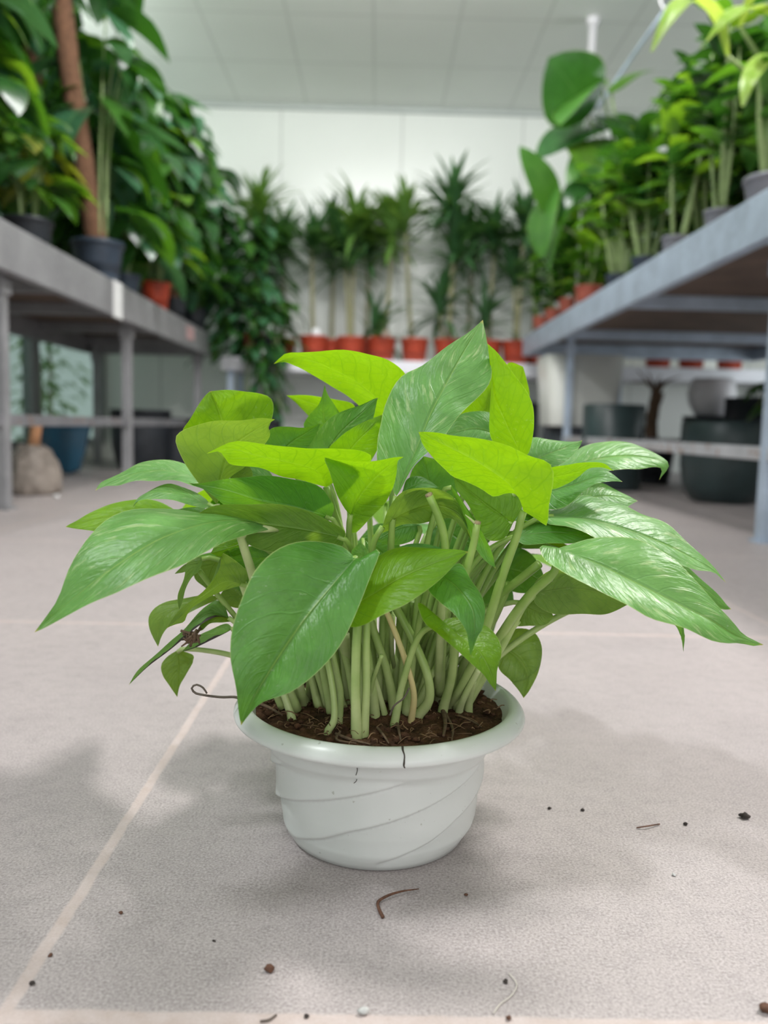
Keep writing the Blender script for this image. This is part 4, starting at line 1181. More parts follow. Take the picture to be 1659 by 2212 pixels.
for i, (yy, hh, nn) in enumerate(((2.55, 1.30, 260), (3.15, 1.36, 280), (3.80, 1.30, 260), (4.40, 1.15, 240), (5.00, 1.05, 220))):
    where = ('nearest the camera', 'second from the near end', 'third from the near end', 'fourth from the near end', 'farthest from the camera')[i]
    climber('tall climbing plant in the left bench back row, ' + where, 'potted plant', -1.53, yy, LZ, 0.11, 0.16, P_black, 30 + i, int(nn * 0.75), hh, 0.24, 0.21, LM + [B_dark, B_mid], group=G_LB, pole=hh * 0.9)

# ------------------------------------------------------------------ rear shelf: dracaenas in red pots


def drac_head(bm, c, rng, n, ln, wid, mi, spread=(-0.5, 1.3)):
    for i in range(n):
        a = rng.uniform(0, 2 * PI)
        el = spread[0] + (spread[1] - spread[0]) * (i / n) ** 0.8 + rng.uniform(-.15, .15)
        L = ln * rng.uniform(0.75, 1.1)
        d = V((math.cos(a) * math.cos(el), math.sin(a) * math.cos(el), math.sin(el)))
        up = V((-math.cos(a) * math.sin(el), -math.sin(a) * math.sin(el), math.cos(el) + 0.2))
        b = V(c) + V((0, 0, rng.uniform(-0.10, 0.06)))
        add_leaf(bm, b, b + d * L + V((0, 0, -L * 0.12)), up, wid, 0.10, 0.25, strap_shape, 6, 2, mi)


def dracaena(label, x, y, heads, seed, mats=None, pr=0.095, ph=0.155, tagc=None, ln=0.36, z=None, group='dracaenas in red pots on the white shelf'):
    rng = random.Random(seed)
    z = SZ if z is None else z
    mats = mats or [B_drac, B_dracl]
    root = thing('potted_dracaena', label, 'potted plant', (x, y, z), group)
    pot_parts(root, pr, ph, P_red, (x, y, z))
    for k, (ox, hz, n, mi) in enumerate(heads):
        bm = nb()
        bx, by = x + ox * 0.25, y + rng.uniform(-.02, .02)
        hz = hz - (0.10 if hz > 0.7 else 0.0)
        tube(bm, [(bx, by, z + ph * 0.8), (x + ox * 0.6 + rng.uniform(-.01, .01), by, z + hz * 0.6), (x + ox, by, z + hz)], [0.016, 0.014, 0.011], 8, 12)
        obj('cane', bm, M_cane, root)
        bm = nb(); drac_head(bm, (x + ox, by, z + hz), rng, int(n * 1.25), ln, 0.048, mi)
        for v in bm.verts:
            v.co.y = min(v.co.y, 5.70 + (v.co.y - 5.70) * 0.4) if v.co.y > 5.70 else v.co.y
            v.co.y = min(v.co.y, 5.93)
        obj('foliage', bm, mats, root)
    if tagc:
        bm = nb(); lathe(bm, [(0, 0), (0.03, 0.004), (0.035, 0.03), (0.02, 0.055), (0, 0.06)], (x + 0.02, y - pr * 0.45, z + ph * 0.93), 12)
        bmesh.ops.remove_doubles(bm, verts=bm.verts, dist=1e-6)
        o = obj('top_dressing_stone', bm, tagc, root)
    return root


def sx(px, Y):
    return atY(px, 800, Y).x


YS = 5.52
M_peach = plain('peach_stone', C(0.60, 0.46, 0.38), 0.6, 0.1, 30)
dracaena('dracaena in the red pot with a white stone on its soil', sx(676, YS), YS, [(-0.02, 0.83, 50, 0)], 51, tagc=M_tagw)
dracaena('broad dracaena with two stacked crowns in a red pot left of the peach stone pot', sx(757, YS), YS, [(0.02, 0.95, 56, 1), (-0.05, 0.66, 40, 0)], 52)
dracaena('bright crowned dracaena in the red pot with a peach stone', sx(824, YS), YS, [(0.05, 0.92, 50, 1), (-0.06, 0.22, 16, 0)], 53, tagc=M_peach)
dracaena('thin leaning dracaena in the red pot left of the tall pothos leaf', sx(894, YS), YS, [(-0.08, 1.0, 40, 1)], 54, tagc=None)
dracaena('tallest dark dracaena with three crowns standing behind the tall pothos leaf', sx(966, YS), YS, [(0.0, 1.08, 64, 0), (0.03, 0.80, 44, 0), (-0.06, 0.36, 34, 0)], 55)
dracaena('dracaena with drooping dark crowns in the red pot right of the pothos tip', sx(1052, YS), YS, [(0.02, 0.88, 58, 0), (-.03, 0.24, 22, 0)], 56)
dracaena('dracaena in the red pot beside the end of the right bench', sx(1112, YS), YS, [(0.02, 0.96, 56, 0), (-0.03, 0.56, 36, 0)], 57)
dracaena('small headed dracaena in the half hidden red pot at the left shelf end', sx(556, YS), YS, [(0.0, 1.02, 50, 1), (0.05, 0.66, 34, 0)], 58)
for i, (px_, lab) in enumerate(((1290, 'dracaena in the shelf pot seen beneath the right bench, left of the brown trunk'), (1420, 'dracaena in the shelf pot directly behind the brown trunk'),
                                (1492, 'dracaena in the shelf pot seen beneath the right bench, just right of the brown trunk'), (1575, 'dracaena in the shelf pot seen beneath the right bench near the hanging foliage'))):
    dracaena(lab, sx(px_, YS), YS, [(0.0, 0.92, 40, 0), (0.05, 0.6, 26, 0)], 60 + i)
for i, (px_, lab) in enumerate(((610, 'dark dracaena in the shelf back row, farthest left'), (715, 'dark dracaena in the shelf back row behind the white stone pot'), (790, 'dark dracaena in the shelf back row between the two bright crowns'), (1010, 'dark dracaena in the shelf back row behind the tallest one'), (1150, 'dark dracaena in the shelf back row nearest the right bench'))):
    dracaena(lab, sx(px_, 5.74), 5.74, [(0.0, 0.86 + 0.05 * (i % 2), 46, 0)], 70 + i, group='dracaenas in the shelf back row')
# dark vine spilling from the left end of the shelf
rng = random.Random(90)
vx, vy = sx(575, 5.45), 5.46
vine = thing('trailing_philodendron', 'dark trailing plant spilling over the left end of the white shelf', 'potted plant', (vx, vy, SZ))
pot_parts(vine, 0.09, 0.14, P_black, (vx, vy, SZ))
bm = nb()
bush(bm, (vx - 0.10, vy - 0.05, SZ), rng, 360, 0.0, 0.84, 0.38, 0.16, 0.60, 4, droop=(0.2, 1.2))
bush(bm, (vx + 0.02, vy - 0.2, 0.30), rng, 110, 0.0, 0.5, 0.17, 0.12, 0.5, 4, droop=(0.8, 2.5))
obj('foliage', bm, LM, vine)
for k in range(6):
    ox = rng.uniform(-.12, .12)
    bm = nb(); tube(bm, [(vx + ox * .3, vy, SZ + 0.13), (vx + ox * .8, vy - 0.16, SZ + 0.12), (vx + ox, vy - 0.22, SZ - 0.1), (vx + ox * 1.1, vy - 0.2, 0.34)], [0.005, 0.004, 0.003], 6, 14); obj('stem', bm, M_gcane, vine)

# ------------------------------------------------------------------ right bench plants


def cane_plant(label, x, y, pr, ph, pmat, seed, canes, mats, leaf=0.10, wid=0.42, n=14, spread=0.08, lo=0.35, name='cane_plant', cat='potted plant', group='potted plants along the right bench front', shape=oval_shape, r=0.0055):
    rng = random.Random(seed)
    root = thing(name, label, cat, (x, y, RZ), group)
    pot_parts(root, pr, ph, pmat, (x, y, RZ))
    fbm = nb()
    for k in range(canes[0]):
        a = rng.uniform(0, 2 * PI)
        h = canes[1] * rng.uniform(0.75, 1.1)
        b = V((x + math.cos(a) * pr * 0.45, y + math.sin(a) * pr * 0.45, RZ + ph * 0.85))
        tp = V((x + math.cos(a) * (pr * .5 + spread * rng.random()), y + math.sin(a) * (pr * .5 + spread * rng.random()), RZ + ph + h))
        mdl = b.lerp(tp, 0.5) + V((math.cos(a) * .012, math.sin(a) * .012, 0))
        bm = nb(); tube(bm, [b, mdl, tp], [r * 1.25, r, r * 0.6], 8, 14); obj('cane', bm, M_gcane, root)
        for q in range(n):
            s = lo + (1 - lo) * (q + rng.random()) / n
            c0 = b.lerp(tp, s)
            a2 = a + rng.uniform(-PI, PI)
            el = rng.uniform(-0.25, 0.75)
            d = V((math.cos(a2) * math.cos(el), math.sin(a2) * math.cos(el), math.sin(el)))
            L = leaf * rng.uniform(0.7, 1.2)
            add_leaf(fbm, c0, c0 + d * L, V((-math.cos(a2) * .3, -math.sin(a2) * .3, 1)), L * wid, 0.12, 0.25, shape, 6, 4, rng.randrange(len(mats)))
    obj('foliage', fbm, mats, root)
    return root


dumb = cane_plant('thick caned plant with arching cream-flecked leaves in a large grey pot', 1.045, 2.30, 0.078, 0.115, P_grey, 101, (4, 0.36), [B_mid, B_dark], 0.14, 0.42, 9, 0.05, 0.45, r=0.009)
lf = nb()


def arch_leaf(bm, pts, width, mi, up=(0, -0.4, 1)):
    """long arching blade along a curve"""
    uvl = bm.loops.layers.uv.verify()
    P = cr_sample([V(p) for p in pts], 15)
    rows = []
    for i, p in enumerate(P):
        s = i / 14
        tn = (P[min(i + 1, 14)] - P[max(i - 1, 0)]).normalized()
        sd = tn.cross(V(up)).normalized()
        nr = sd.cross(tn)
        hw = width * .5 * oval_shape(s * .96 + .02)
        rows.append([(bm.verts.new(p + sd * (u * hw) + nr * (abs(u) * hw * 0.3)), ((u + 1) / 2, s)) for u in (-1, -.5, 0, .5, 1)])
    for i in range(14):
        for j in range(4):
            q = (rows[i][j], rows[i][j + 1], rows[i + 1][j + 1], rows[i + 1][j])
            f = bm.faces.new([x[0] for x in q]); f.material_index = mi
            for lp, x in zip(f.loops, q):
                lp[uvl].uv = x[1]


for pts_ in ([(1570, 120, 2.25), (1540, 30, 2.2), (1490, 2, 2.15), (1445, 45, 2.1), (1408, 112, 2.1)],
             [(1700, 60, 2.3), (1650, 22, 2.25), (1600, 25, 2.2), (1560, 55, 2.15), (1525, 92, 2.15)],
             [(1700, 120, 2.3), (1660, 128, 2.2), (1630, 155, 2.15), (1612, 190, 2.12), (1604, 230, 2.12)],
             [(1600, 60, 2.3), (1640, -20, 2.25), (1700, -40, 2.2), (1760, 10, 2.2)]):
    bm = nb(); arch_leaf(bm, [atY(*p) for p in pts_], 0.062, 0)
    o = obj('arching_leaf', bm, B_dum, dumb)
    o['label'] = 'long arching leaf flecked with cream'
    b0 = atY(*pts_[0])
    bm = nb(); tube(bm, [(1.05, 2.31, RZ + 0.3), (b0.x * .4 + 1.05 * .6, b0.y * .4 + 2.31 * .6, b0.z * .5 + (RZ + .3) * .5), b0], [0.010, 0.008, 0.005], 8, 12); obj('stem', bm, M_gcane, dumb)
cane_plant('upright glossy leaved plant in the first small grey pot beside the large grey one', 1.00, 2.53, 0.050, 0.085, P_grey, 102, (6, 0.50), [B_mid, B_dark, B_dark], 0.13, 0.45, 14)
cane_plant('upright glossy leaved plant in the second small grey pot, set back from the edge', 1.135, 2.98, 0.056, 0.10, P_grey, 103, (7, 0.60), [B_mid, B_dark, B_dark], 0.14, 0.45, 14)
cane_plant('leafy plant in the third small grey pot, next to the black pots', 1.00, 2.90, 0.050, 0.09, P_grey, 104, (6, 0.48), [B_mid, B_dark, B_lite], 0.13, 0.48, 13)
cane_plant('leafy plant in the nearer of two small black pots on the right bench', 1.00, 3.22, 0.055, 0.085, P_navy, 105, (6, 0.48), [B_mid, B_lite, B_dark], 0.15, 0.55, 13)
cane_plant('leafy plant in the farther of two small black pots on the right bench', 1.00, 3.58, 0.055, 0.085, P_navy, 106, (6, 0.48), [B_mid, B_lite, B_dark], 0.15, 0.55, 13)
cane_plant('low lime green plant in the nearest terracotta red pot on the right bench', 1.00, 4.08, 0.070, 0.12, P_terra, 107, (8, 0.20), [B_lite, B_mid], 0.12, 0.5, 8, 0.10, 0.1)
cane_plant('leafy plant in the second terracotta red pot from the near end', 0.99, 4.42, 0.062, 0.11, P_terra, 108, (7, 0.42), [B_mid, B_dark, B_lite], 0.14, 0.55, 12, 0.08, 0.1)
cane_plant('leafy plant in the third terracotta red pot from the near end', 0.98, 4.74, 0.060, 0.10, P_terra, 109, (7, 0.44), [B_mid, B_dark], 0.14, 0.55, 12, 0.08, 0.1)
cane_plant('leafy plant in the farthest terracotta red pot at the bench end', 0.97, 5.06, 0.058, 0.10, P_terra, 110, (6, 0.30), [B_mid, B_dark], 0.13, 0.5, 10, 0.08, 0.1)
G_RB = 'tall plants at the back of the right bench'
RM = [B_mid, B_dark, B_dark, B_lite]
climber('tall leafy plant in the right bench back row, nearest the camera', 'potted plant', 1.42, 2.45, RZ, 0.11, 0.15, P_black, 121, 230, 0.66, 0.26, 0.16, RM, group=G_RB, name='tall_foliage_plant')
climber('tall leafy plant in the right bench back row, second from the near end', 'potted plant', 1.40, 3.05, RZ, 0.11, 0.15, P_black, 122, 240, 0.76, 0.25, 0.17, RM, group=G_RB, name='tall_foliage_plant', pole=0.5)
climber('tall leafy plant in the right bench back row, third from the near end', 'potted plant', 1.36, 3.62, RZ, 0.10, 0.15, P_black, 123, 240, 0.80, 0.24, 0.18, RM + [B_lite], group=G_RB, name='tall_foliage_plant', pole=0.6)
climber('tall leafy plant in the right bench back row, farthest from the camera', 'potted plant', 1.26, 4.85, RZ, 0.10, 0.15, P_black, 124, 220, 0.72, 0.27, 0.18, RM, group=G_RB, name='tall_foliage_plant')
climber('leafy plant at the far side of the right bench, nearer of two', 'potted plant', 1.90, 2.75, RZ, 0.11, 0.15, P_black, 125, 220, 0.72, 0.28, 0.18, RM, group=G_RB, name='tall_foliage_plant')
climber('leafy plant at the far side of the right bench, farther of two', 'potted plant', 1.90, 3.6, RZ, 0.11, 0.15, P_black, 126, 220, 0.84, 0.28, 0.18, RM, group=G_RB, name='tall_foliage_plant')
# big leaved plant
bx, by = 1.22, 4.22
big = thing('broad_leaf_plant', 'plant with huge paddle-shaped dark leaves behind the terracotta pots', 'potted plant', (bx, by, RZ))
pot_parts(big, 0.10, 0.15, P_black, (bx, by, RZ))
for b_, t_, w_, up_, m_, shp in (((1272, 250, 4.25), (1185, 124, 4.05), 0.36, (-0.5, -1, 0.25), B_dark, oval_shape), ((1300, 190, 4.3), (1212, 270, 3.98), 0.24, (-0.6, -0.3, 1.0), B_mid, oval_shape),
                                 ((1200, 480, 4.15), (1122, 315, 4.1), 0.20, (0.5, -1, 0.3), B_mid, oval_shape), ((1195, 400, 4.2), (1175, 560, 4.0), 0.20, (-0.9, -0.6, 0.2), B_mid, oval_shape),
                                 ((1330, 265, 4.4), (1160, 345, 4.2), 0.32, (-0.2, -0.6, 1), B_dark, oval_shape), ((1325, 300, 4.3), (1222, 400, 4.1), 0.26, (-0.2, -0.7, 0.8), B_mid, leaf_shape), ((1310, 360, 4.3), (1205, 480, 4.1), 0.24, (-0.3, -0.7, 0.8), B_dark, leaf_shape), ((1320, 200, 4.4), (1420, 150, 4.2), 0.22, (0.1, -0.6, 1), B_mid, leaf_shape),
                                 ((1260, 330, 4.2), (1340, 470, 4.0), 0.24, (0.2, -0.8, 0.6), B_mid, leaf_shape), ((1250, 420, 4.2), (1185, 590, 4.0), 0.20, (-0.9, -0.3, 0.5), B_mid, leaf_shape),
                                 ((1290, 250, 4.3), (1390, 330, 4.1), 0.22, (0.1, -0.7, 0.8), B_dark, leaf_shape), ((1240, 300, 4.25), (1290, 420, 4.05), 0.2, (0, -0.8, 0.6), B_lite, leaf_shape)):
    p0, p1 = atY(*b_), atY(*t_)
    bm = nb(); add_leaf(bm, p0, p1, V(up_), w_, 0.10, 0.12, shp, 12, 6)
    o = obj('leaf', bm, m_, big)
    bm = nb(); tube(bm, [(bx, by, RZ + 0.12), ((bx * 2 + p0.x) / 3, (by * 2 + p0.y) / 3, (RZ + .12) * .45 + p0.z * .55), p0], [0.011, 0.009, 0.006], 8, 12); obj('petiole', bm, M_gcane, o)
bm = nb(); tube(bm, [(0.985, 4.26, RZ), (0.985, 4.26, RZ + 0.5), (0.985, 4.26, RZ + 0.98)], 0.0065, 8)
tag(obj('plant_stake', bm, plain('white_stake', C(0.78, 0.80, 0.80), 0.4, 0.03, 10), None, (0.985, 4.26, RZ)), 'thin white stake upright beneath the huge paddle leaf', 'plant stake')
# mint carton at the far end of the bench
cx = sx(1178, 5.14)
crate = thing('carton', 'small mint green carton at the far end of the right bench', 'carton', (cx + 0.06, 5.16, RZ))
bm = nb(); box(bm, (cx + 0.03, 5.125, RZ), (cx + 0.13, 5.205, RZ + 0.13), 0.004); obj('body', bm, plain('mint_card', C(0.45, 0.68, 0.60), 0.6, 0.06, 12), crate, smooth=False)
bm = nb(); box(bm, (cx + 0.028, 5.12, RZ + 0.131), (cx + 0.132, 5.207, RZ + 0.148), 0.003); obj('lid', bm, plain('mint_card', C(0, 0, 0)), crate, smooth=False)
# pipe from the ceiling, brace and hanging loop
ppx = atY(1279, 100, 4.62).x
bm = nb(); lathe(bm, [(0.0, 0), (0.022, 0), (0.022, ZC - RZ - 0.03), (0.034, ZC - RZ - 0.028), (0.034, ZC - RZ), (0, ZC - RZ)], (ppx, 4.62, RZ), 16)
tag(obj('ceiling_pipe', bm, plain('white_pipe', C(0.72, 0.71, 0.74), 0.4, 0.04, 8), None, (ppx, 4.62, RZ)), 'white vertical pipe running up to the ceiling above the right bench', 'pipe')
bm = nb(); tube(bm, [atY(1290, 235, 4.62), atY(1350, 145, 4.4), atY(1432, 28, 4.0), atZ(1446, 5, ZC - 0.004)], 0.009, 8)
tag(obj('brace_rod', bm, M_galv, None), 'thin grey slanting rod from the ceiling to the white pipe', 'rod')
lc = atY(1440, 6, 3.2)
bm = nb()
tube(bm, [(lc.x, 3.2, ZC), lc + V((0, 0, 0.15)), lc + V((-0.025, 0, 0.04)), lc + V((-0.012, 0, -0.02)), lc + V((0.02, 0, -0.015)), lc + V((0.03, 0, 0.03)), lc + V((0.008, 0, 0.075))], 0.005, 8, 30)
tag(obj('hanging_cord', bm, plain('white_cord', C(0.8, 0.8, 0.82), 0.5, 0.02, 8), None), 'white looped cord hanging from the ceiling above the arching leaves', 'cord')

# ------------------------------------------------------------------ things under the left bench


def vessel(name, label, cat, c, prof, mat, n=40, part=None, group=None, extra=None):
    root = thing(name, label, cat, c, group)
    bm = nb(); lathe(bm, prof, c, n); bmesh.ops.remove_doubles(bm, verts=bm.verts, dist=1e-6)
    obj('body', bm, mat, root)
    return root


def bowl(r, h, base=0.6, belly=0.5, lip=0.012, rim=1.0):
    return [(0, 0), (r * base, 0), (r * (base + (1 - base) * .45), h * 0.12), (r * (base + (1 - base) * .86), h * 0.40), (r * 0.995, h * 0.72), (r * rim, h - lip), (r * (rim + .02), h - lip), (r * (rim + .02), h), (r * (rim - .05), h), (r * (rim - .07), h * 0.8), (r * base * 0.9, h * 0.1), (0, h * 0.1)]


g = atZ(140, 1022)
v_ = vessel('glazed_pot', 'blue glazed ceramic pot on the floor under the left bench', 'pot', (g.x, g.y, 0), [(0, 0.012), (0.075, 0.012), (0.08, 0.02), (0.105, 0.12), (0.125, 0.21), (0.132, 0.235), (0.138, 0.24), (0.138, 0.262), (0.128, 0.262), (0.12, 0.22), (0.08, 0.03), (0, 0.03)], P_blue)
for k in range(3):
    a = k * 2 * PI / 3 - 0.9
    bm = nb(); lathe(bm, [(0, 0), (0.014, 0), (0.016, 0.0165), (0, 0.0165)], (g.x + .055 * math.cos(a), g.y + .055 * math.sin(a), 0), 10); bmesh.ops.remove_doubles(bm, verts=bm.verts, dist=1e-6); obj('foot', bm, P_blue, v_)
g = atZ(72, 1066)
sack = thing('sack', 'wrinkled grey-brown sack on the floor under the left bench', 'sack', (g.x, g.y, 0))
bm = nb()
sp = [(0, 0.0), (0.088, 0.0), (0.098, 0.02), (0.096, 0.06), (0.088, 0.10), (0.074, 0.14), (0.056, 0.165), (0.038, 0.178), (0.030, 0.172), (0.030, 0.15), (0, 0.15)]
rings = lathe(bm, sp, (g.x, g.y, 0), 48, fn=lambda r, z, a, k: r * (1 + 0.05 * math.sin(3 * a) + 0.03 * math.sin(7 * a + z * 60)))
bmesh.ops.remove_doubles(bm, verts=bm.verts, dist=1e-6)
bmesh.ops.subdivide_edges(bm, edges=bm.edges, cuts=1, use_grid_fill=True)
for v in bm.verts:
    if v.co.z > 0.004:
        v.co += V((noise.noise(v.co * 30), noise.noise(v.co * 30 + V((5, 0, 0))), noise.noise(v.co * 40))) * 0.008
obj('body', bm, plain('woven_sack', C(0.34, 0.29, 0.25), 0.55, 0.16, 40, 0.5), sack)
p1 = atY(80, 905, g.y)
bm = nb(); tube(bm, [(g.x, g.y, 0.152), (p1.x, g.y, p1.z)], [0.022, 0.020], 14, 6)
hd = obj('wooden_stick', bm, plain('tan_wood', C(0.50, 0.25, 0.12), 0.55, 0.1, 20), None, (g.x, g.y, 0.152))
tag(hd, 'tan wooden stick with a pale tip standing out of the sack', 'stick')
bm = nb(); tube(bm, [(p1.x, g.y, p1.z), (p1.x + (p1.x - g.x) * .1, g.y, p1.z + 0.012)], [0.0215, 0.0205], 14, 4)
obj('pale_tip', bm, plain('pale_tip_mat', C(0.6, 0.52, 0.48), 0.6, 0.05, 20), hd)
bm = nb(); bmesh.ops.create_icosphere(bm, subdivisions=2, radius=0.012)
gg = atZ(122, 1076)
bmesh.ops.scale(bm, verts=bm.verts, vec=(1, 1, .6)); bmesh.ops.translate(bm, verts=bm.verts, vec=(gg.x, gg.y, 0.007))
tag(obj('bottle_cap', bm, plain('shiny_plastic', C(0.8, 0.8, 0.8), 0.08, 0.02, 5, coat=1.0), None, (gg.x, gg.y, 0)), 'small shiny white lump on the floor beside the sack', 'cap')
for px_, py_, r_, h_, lab in ((305, 1012, 0.17, 0.34, 'big black tub behind the second left bench leg'), (405, 1006, 0.13, 0.30, 'smaller black tub to the right of the second left bench leg')):
    g = atZ(px_, py_)
    vessel('plant_tub', lab, 'tub', (g.x, min(g.y, 5.0), 0), bowl(r_, h_, 0.72), P_black)
g = atZ(560, 1000)
vessel('plant_tub', 'black tub on the floor under the left end of the white shelf', 'tub', (-0.75, 5.15, 0), bowl(0.16, 0.30, 0.72), P_black)
vessel('plant_tub', 'black tub under the white shelf hidden behind the pothos top', 'tub', (-0.25, 5.62, 0), bowl(0.18, 0.42, 0.75), P_black)
vessel('plant_tub', 'tall black tub under the white shelf beside the white planter', 'tub', (0.93, 5.62, 0), bowl(0.15, 0.46, 0.78), P_black)
bm = nb(); box(bm, (-1.60, 5.30, 0.0), (-1.20, 5.62, 0.08), 0.01)
tag(obj('wooden_plank', bm, plain('pale_plank', C(0.42, 0.38, 0.32), 0.7, 0.1, 8), None, (-1.4, 5.46, 0), smooth=False), 'pale low plank on the floor behind the black tubs on the left', 'plank')

# ------------------------------------------------------------------ things under the right bench
sq = lambda r, z, a, k: r / max(abs(math.cos(a)), abs(math.sin(a))) ** 0.8
wx0, wx1 = atY(1168, 850, 4.75).x, atY(1328, 850, 4.75).x
wxc, wr = (wx0 + wx1) / 2, (wx1 - wx0) / 2
wz0, wz1 = atY(1250, 922, 4.75).z, atY(1250, 772, 4.75).z
vessel('plinth_pot', 'squat black upturned pot carrying the white planter', 'pot', (wxc, 4.75, 0), [(0, 0), (0.20, 0), (0.20, 0.02), (0.185, wz0), (0, wz0)], P_black)
wp = thing('square_planter', 'tall square white planter on a black upturned pot under the right bench', 'planter', (wxc, 4.75, wz0))
bm = nb(); lathe(bm, [(0, 0), (wr * .86, 0), (wr * .87, 0.01), (wr, wz1 - wz0), (wr * .93, wz1 - wz0), (wr * .82, 0.05), (0, 0.05)], (wxc, 4.75, wz0), 40, fn=lambda r, z, a, k: r * min(1.28, 1 / max(abs(math.cos(a)), abs(math.sin(a)))))
bmesh.ops.remove_doubles(bm, verts=bm.verts, dist=1e-6); obj('body', bm, P_white, wp)
g = atZ(1322, 1058)
vessel('planter', 'dark green cylindrical planter behind the bench rail', 'planter', (g.x, 4.05, 0), [(0, 0), (0.135, 0), (0.14, 0.01), (0.148, 0.405), (0.14, 0.41), (0.128, 0.40), (0.12, 0.04), (0, 0.04)], P_teal)
g = atZ(1560, 1085)
Yb = g.y + 0.02
bigp = vessel('planter', 'big round dark teal planter near the right picture edge', 'planter', (g.x + 0.01, Yb, 0), [(0, 0), (0.11, 0), (0.135, 0.012), (0.165, 0.07), (0.178, 0.15), (0.181, 0.26), (0.180, 0.325), (0.172, 0.335), (0.163, 0.325), (0.16, 0.15), (0.11, 0.03), (0, 0.03)], P_teal)
g2 = atY(1500, 1000, Yb + 0.36)
vessel('planter', 'pale mint planter tucked behind the big dark teal one', 'planter', (g2.x + 0.145, Yb + 0.37, 0), [(0, 0), (0.12, 0), (0.14, 0.01), (0.17, 0.06), (0.19, 0.14), (0.198, 0.23), (0.198, 0.30), (0.188, 0.305), (0.18, 0.15), (0.11, 0.03), (0, 0.03)], P_mint)
g3 = atY(1535, 900, 4.45)
vessel('plinth_pot', 'black tub carrying the white round pot at the back', 'pot', (g3.x, 4.45, 0), bowl(0.14, g3.z, 0.8), P_black)
vessel('round_pot', 'white egg-shaped pot on a black tub under the right bench', 'pot', (g3.x, 4.45, g3.z), [(0, 0), (0.07, 0), (0.085, 0.012), (0.118, 0.07), (0.125, 0.12), (0.112, 0.18), (0.098, 0.20), (0.09, 0.20), (0.10, 0.15), (0.07, 0.02), (0, 0.02)], P_lilac)
g4 = atY(1625, 910, 4.1)
vessel('plant_tub', 'tall black tub at the right picture edge behind the teal planter', 'tub', (g4.x + 0.02, 4.1, 0), bowl(0.15, 0.46, 0.8), P_black)
g5 = atY(1645, 845, 3.7)
hp = climber('low bush of green and orange-edged leaves in a black pot at the right picture edge', 'potted plant', g5.x + 0.10, 3.72, 0, 0.10, 0.30, P_black, 140, 60, 0.26, 0.15, 0.11, [B_mid, B_dark, B_yel], name='bushy_plant', petioles=6)
g6 = atZ(1412, 1040)
ty = 4.6
tx = atY(1412, 900, ty).x
tree = thing('dry_trunk_plant', 'brown trunk with a sparse dry crown under the right bench', 'potted plant', (tx, ty, 0))
pot_parts(tree, 0.13, 0.2, P_black, (tx, ty, 0))
bm = nb(); tube(bm, [(tx, ty, 0.17), (tx - 0.01, ty, 0.35), (tx + 0.015, ty, 0.50)], [0.042, 0.032, 0.034], 10, 16)
for v in bm.verts:
    v.co += V((noise.noise(v.co * 30), noise.noise(v.co * 30 + V((3, 0, 0))), 0)) * 0.008
obj('trunk', bm, plain('brown_bark', C(0.17, 0.105, 0.065), 0.9, 0.25, 30, 0.6), tree)
rng = random.Random(66)
for k in range(9):
    a = rng.uniform(0, 2 * PI)
    bm = nb(); tube(bm, [(tx + .012, ty, 0.48), (tx + math.cos(a) * .05, ty + math.sin(a) * .05, 0.55), (tx + math.cos(a) * .13, ty + math.sin(a) * .13, 0.60 + rng.uniform(-.06, .04))], [0.009, 0.006, 0.002], 6, 10)
    obj('branch', bm, plain('brown_bark', C(0, 0, 0)), tree)
# shrubs outside the glazing
rng = random.Random(77)
for i, (x, y, h, ms) in enumerate(((-2.75, 4.6, 1.5, LM), (-2.9, 5.6, 1.8, [B_mid, B_lite, B_dark]), (-2.7, 6.7, 1.4, [B_mid, B_lite]), (-3.0, 3.5, 1.7, LM), (-3.2, 8.2, 2.0, [B_lite, B_mid]))):
    sh = thing('shrub', 'green shrub outside the glazed wall, ' + ('beside the third pane post', 'just left of the tall mint pane', 'behind the tall mint pane', 'nearest the camera', 'farthest along the wall')[i], 'shrub', (x, y, -0.05), 'shrubs outside the glazing')
    bm = nb(); tube(bm, [(x, y, -0.05), (x + .02, y, h * .4), (x - .02, y, h * .8)], [0.03, 0.02, 0.008], 8, 12); obj('trunk', bm, M_cane, sh)
    bm = nb(); bush(bm, (x, y, 0), rng, 170, 0.12, h, 0.45, 0.15, 0.5, len(ms)); obj('foliage', bm, ms, sh)

# ------------------------------------------------------------------ litter on the tiles
M_chip = plain('brown_chip', C(0.16, 0.075, 0.045), 0.9, 0.3, 300)
M_dark = plain('dark_crumb', C(0.045, 0.035, 0.03), 0.9, 0.2, 300)
M_stone = plain('pale_grit', C(0.62, 0.62, 0.60), 0.7, 0.2, 300)
M_hair = plain('pale_fibre', C(0.66, 0.62, 0.55), 0.6, 0.1, 200)


def crumb(px, py, s, mat, label, name='soil_crumb', cat='crumb', seed=0, flat=0.7):
    g = atZ(px, py)
    bm = nb()
    vs = bmesh.ops.create_icosphere(bm, subdivisions=2, radius=s)['verts']
    for v in vs:
        k = 1 + noise.noise(v.co * (1.1 / s) + V((seed * 3.7, 0, 0))) * 0.7
        v.co = V((v.co.x * k * 1.15, v.co.y * k, v.co.z * k * flat))
    zmin = min(v.co.z for v in bm.verts)
    bmesh.ops.translate(bm, verts=bm.verts, vec=(g.x, g.y, -zmin))
    tag(obj(name, bm, mat, None, (g.x, g.y, 0)), label, cat)


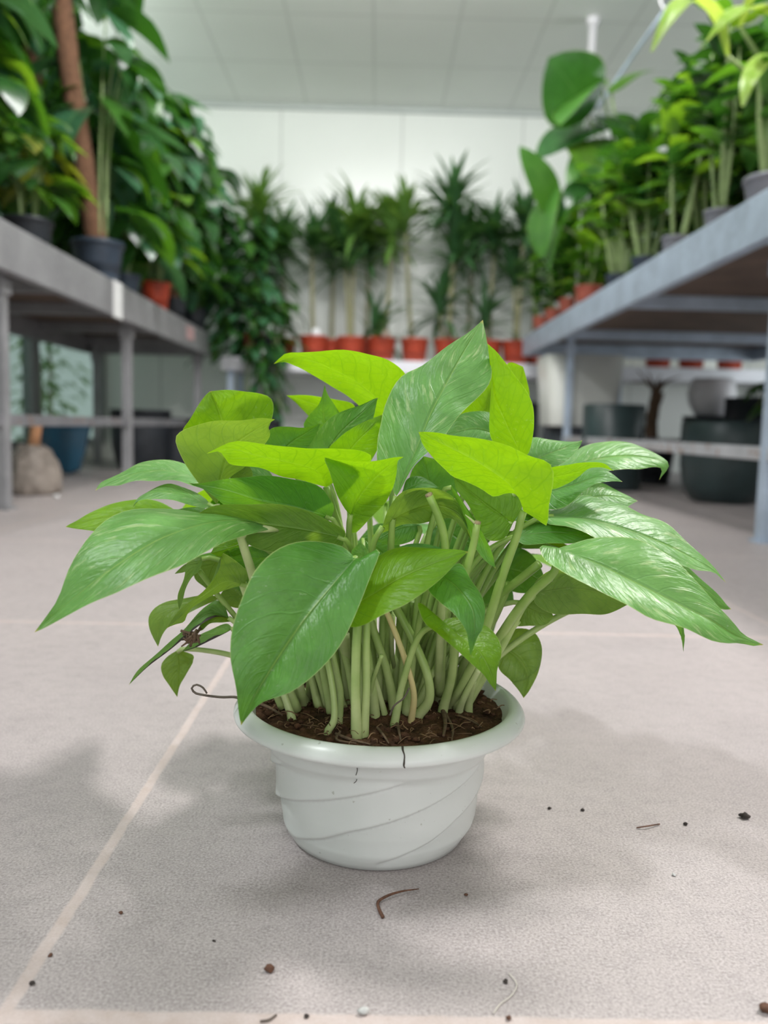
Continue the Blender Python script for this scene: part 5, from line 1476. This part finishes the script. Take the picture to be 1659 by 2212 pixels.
crumb(582, 2098, 0.0023, M_chip, 'reddish brown soil crumb in front of the pot to the left', seed=1)
crumb(1608, 1768, 0.0030, M_dark, 'dark brown bark chip on the floor far right of the pot', 'bark_chip', 'bark chip', 2)
crumb(786, 2190, 0.0023, M_stone, 'pale grey grit stone by the near grout line', 'grit_stone', 'pebble', 3)
crumb(70, 2127, 0.0013, M_dark, 'dark crumb on the long grout line near the bottom left', seed=4)
crumb(109, 2066, 0.0010, M_chip, 'tiny reddish crumb on the long grout line, farther up', seed=5)
crumb(1092, 2123, 0.0012, M_dark, 'dark crumb beside the pale curved fibre', seed=6)
crumb(1653, 2186, 0.0026, M_chip, 'brown crumb in the bottom right corner', seed=7)
crumb(1099, 2202, 0.0014, M_chip, 'small brown crumb on the near grout line, right of the middle', seed=8)
crumb(1480, 1782, 0.0014, M_dark, 'small dark crumb right of the pot near the bark chip', seed=9)
crumb(1258, 1752, 0.0012, M_dark, 'small dark crumb just beyond the shadow right of the pot', seed=10)
crumb(1187, 1748, 0.0012, M_dark, 'small dark speck at the tip of the shadow right of the pot', seed=11)
crumb(261, 1974, 0.0010, M_chip, 'tiny brown crumb left of the pot inside the soft shadow', seed=12)
crumb(462, 2034, 0.0008, M_dark, 'tiny dark speck left of the reddish crumb', seed=13)
crumb(1007, 1935, 0.0010, M_chip, 'tiny reddish crumb right of the curled root', seed=14)
crumb(1455, 1892, 0.0012, M_stone, 'small pale grit on the floor to the right of the pot', 'grit_stone', 'pebble', 15)
crumb(662, 2198, 0.0010, M_dark, 'tiny dark crumb left of the pale grit stone', seed=16)


def strand(pts, r, mat, name, label, cat):
    bm = nb()
    P = [atZ(px, py, h) for px, py, h in pts]
    tube(bm, P, r, 6, 30)
    tag(obj(name, bm, mat, None, (P[0].x, P[0].y, 0)), label, cat)


strand([(827, 1981, .0012), (818, 1962, .0012), (817, 1948, .0014), (835, 1936, .002), (865, 1926, .002), (905, 1920, .0015)], [0.0011, 0.0009, 0.0003], M_chip, 'curled_root', 'thin reddish curled root lying in front of the pot', 'root')
strand([(1066, 2189, .0006), (1080, 2170, .0006), (1105, 2150, .0006), (1116, 2126, .0008), (1100, 2103, .0006)], 0.00035, M_hair, 'pale_fibre', 'thin pale curved fibre on the tile in front', 'fibre')
strand([(1375, 1788, .0008), (1395, 1785, .002), (1425, 1780, .0008)], 0.0005, M_chip, 'dry_straw', 'short dry straw on the floor right of the pot', 'straw')
strand([(562, 2206, .0007), (580, 2203, .001), (597, 2192, .0007)], 0.0005, M_twig, 'tiny_twig', 'tiny dark twig on the near grout line', 'twig')
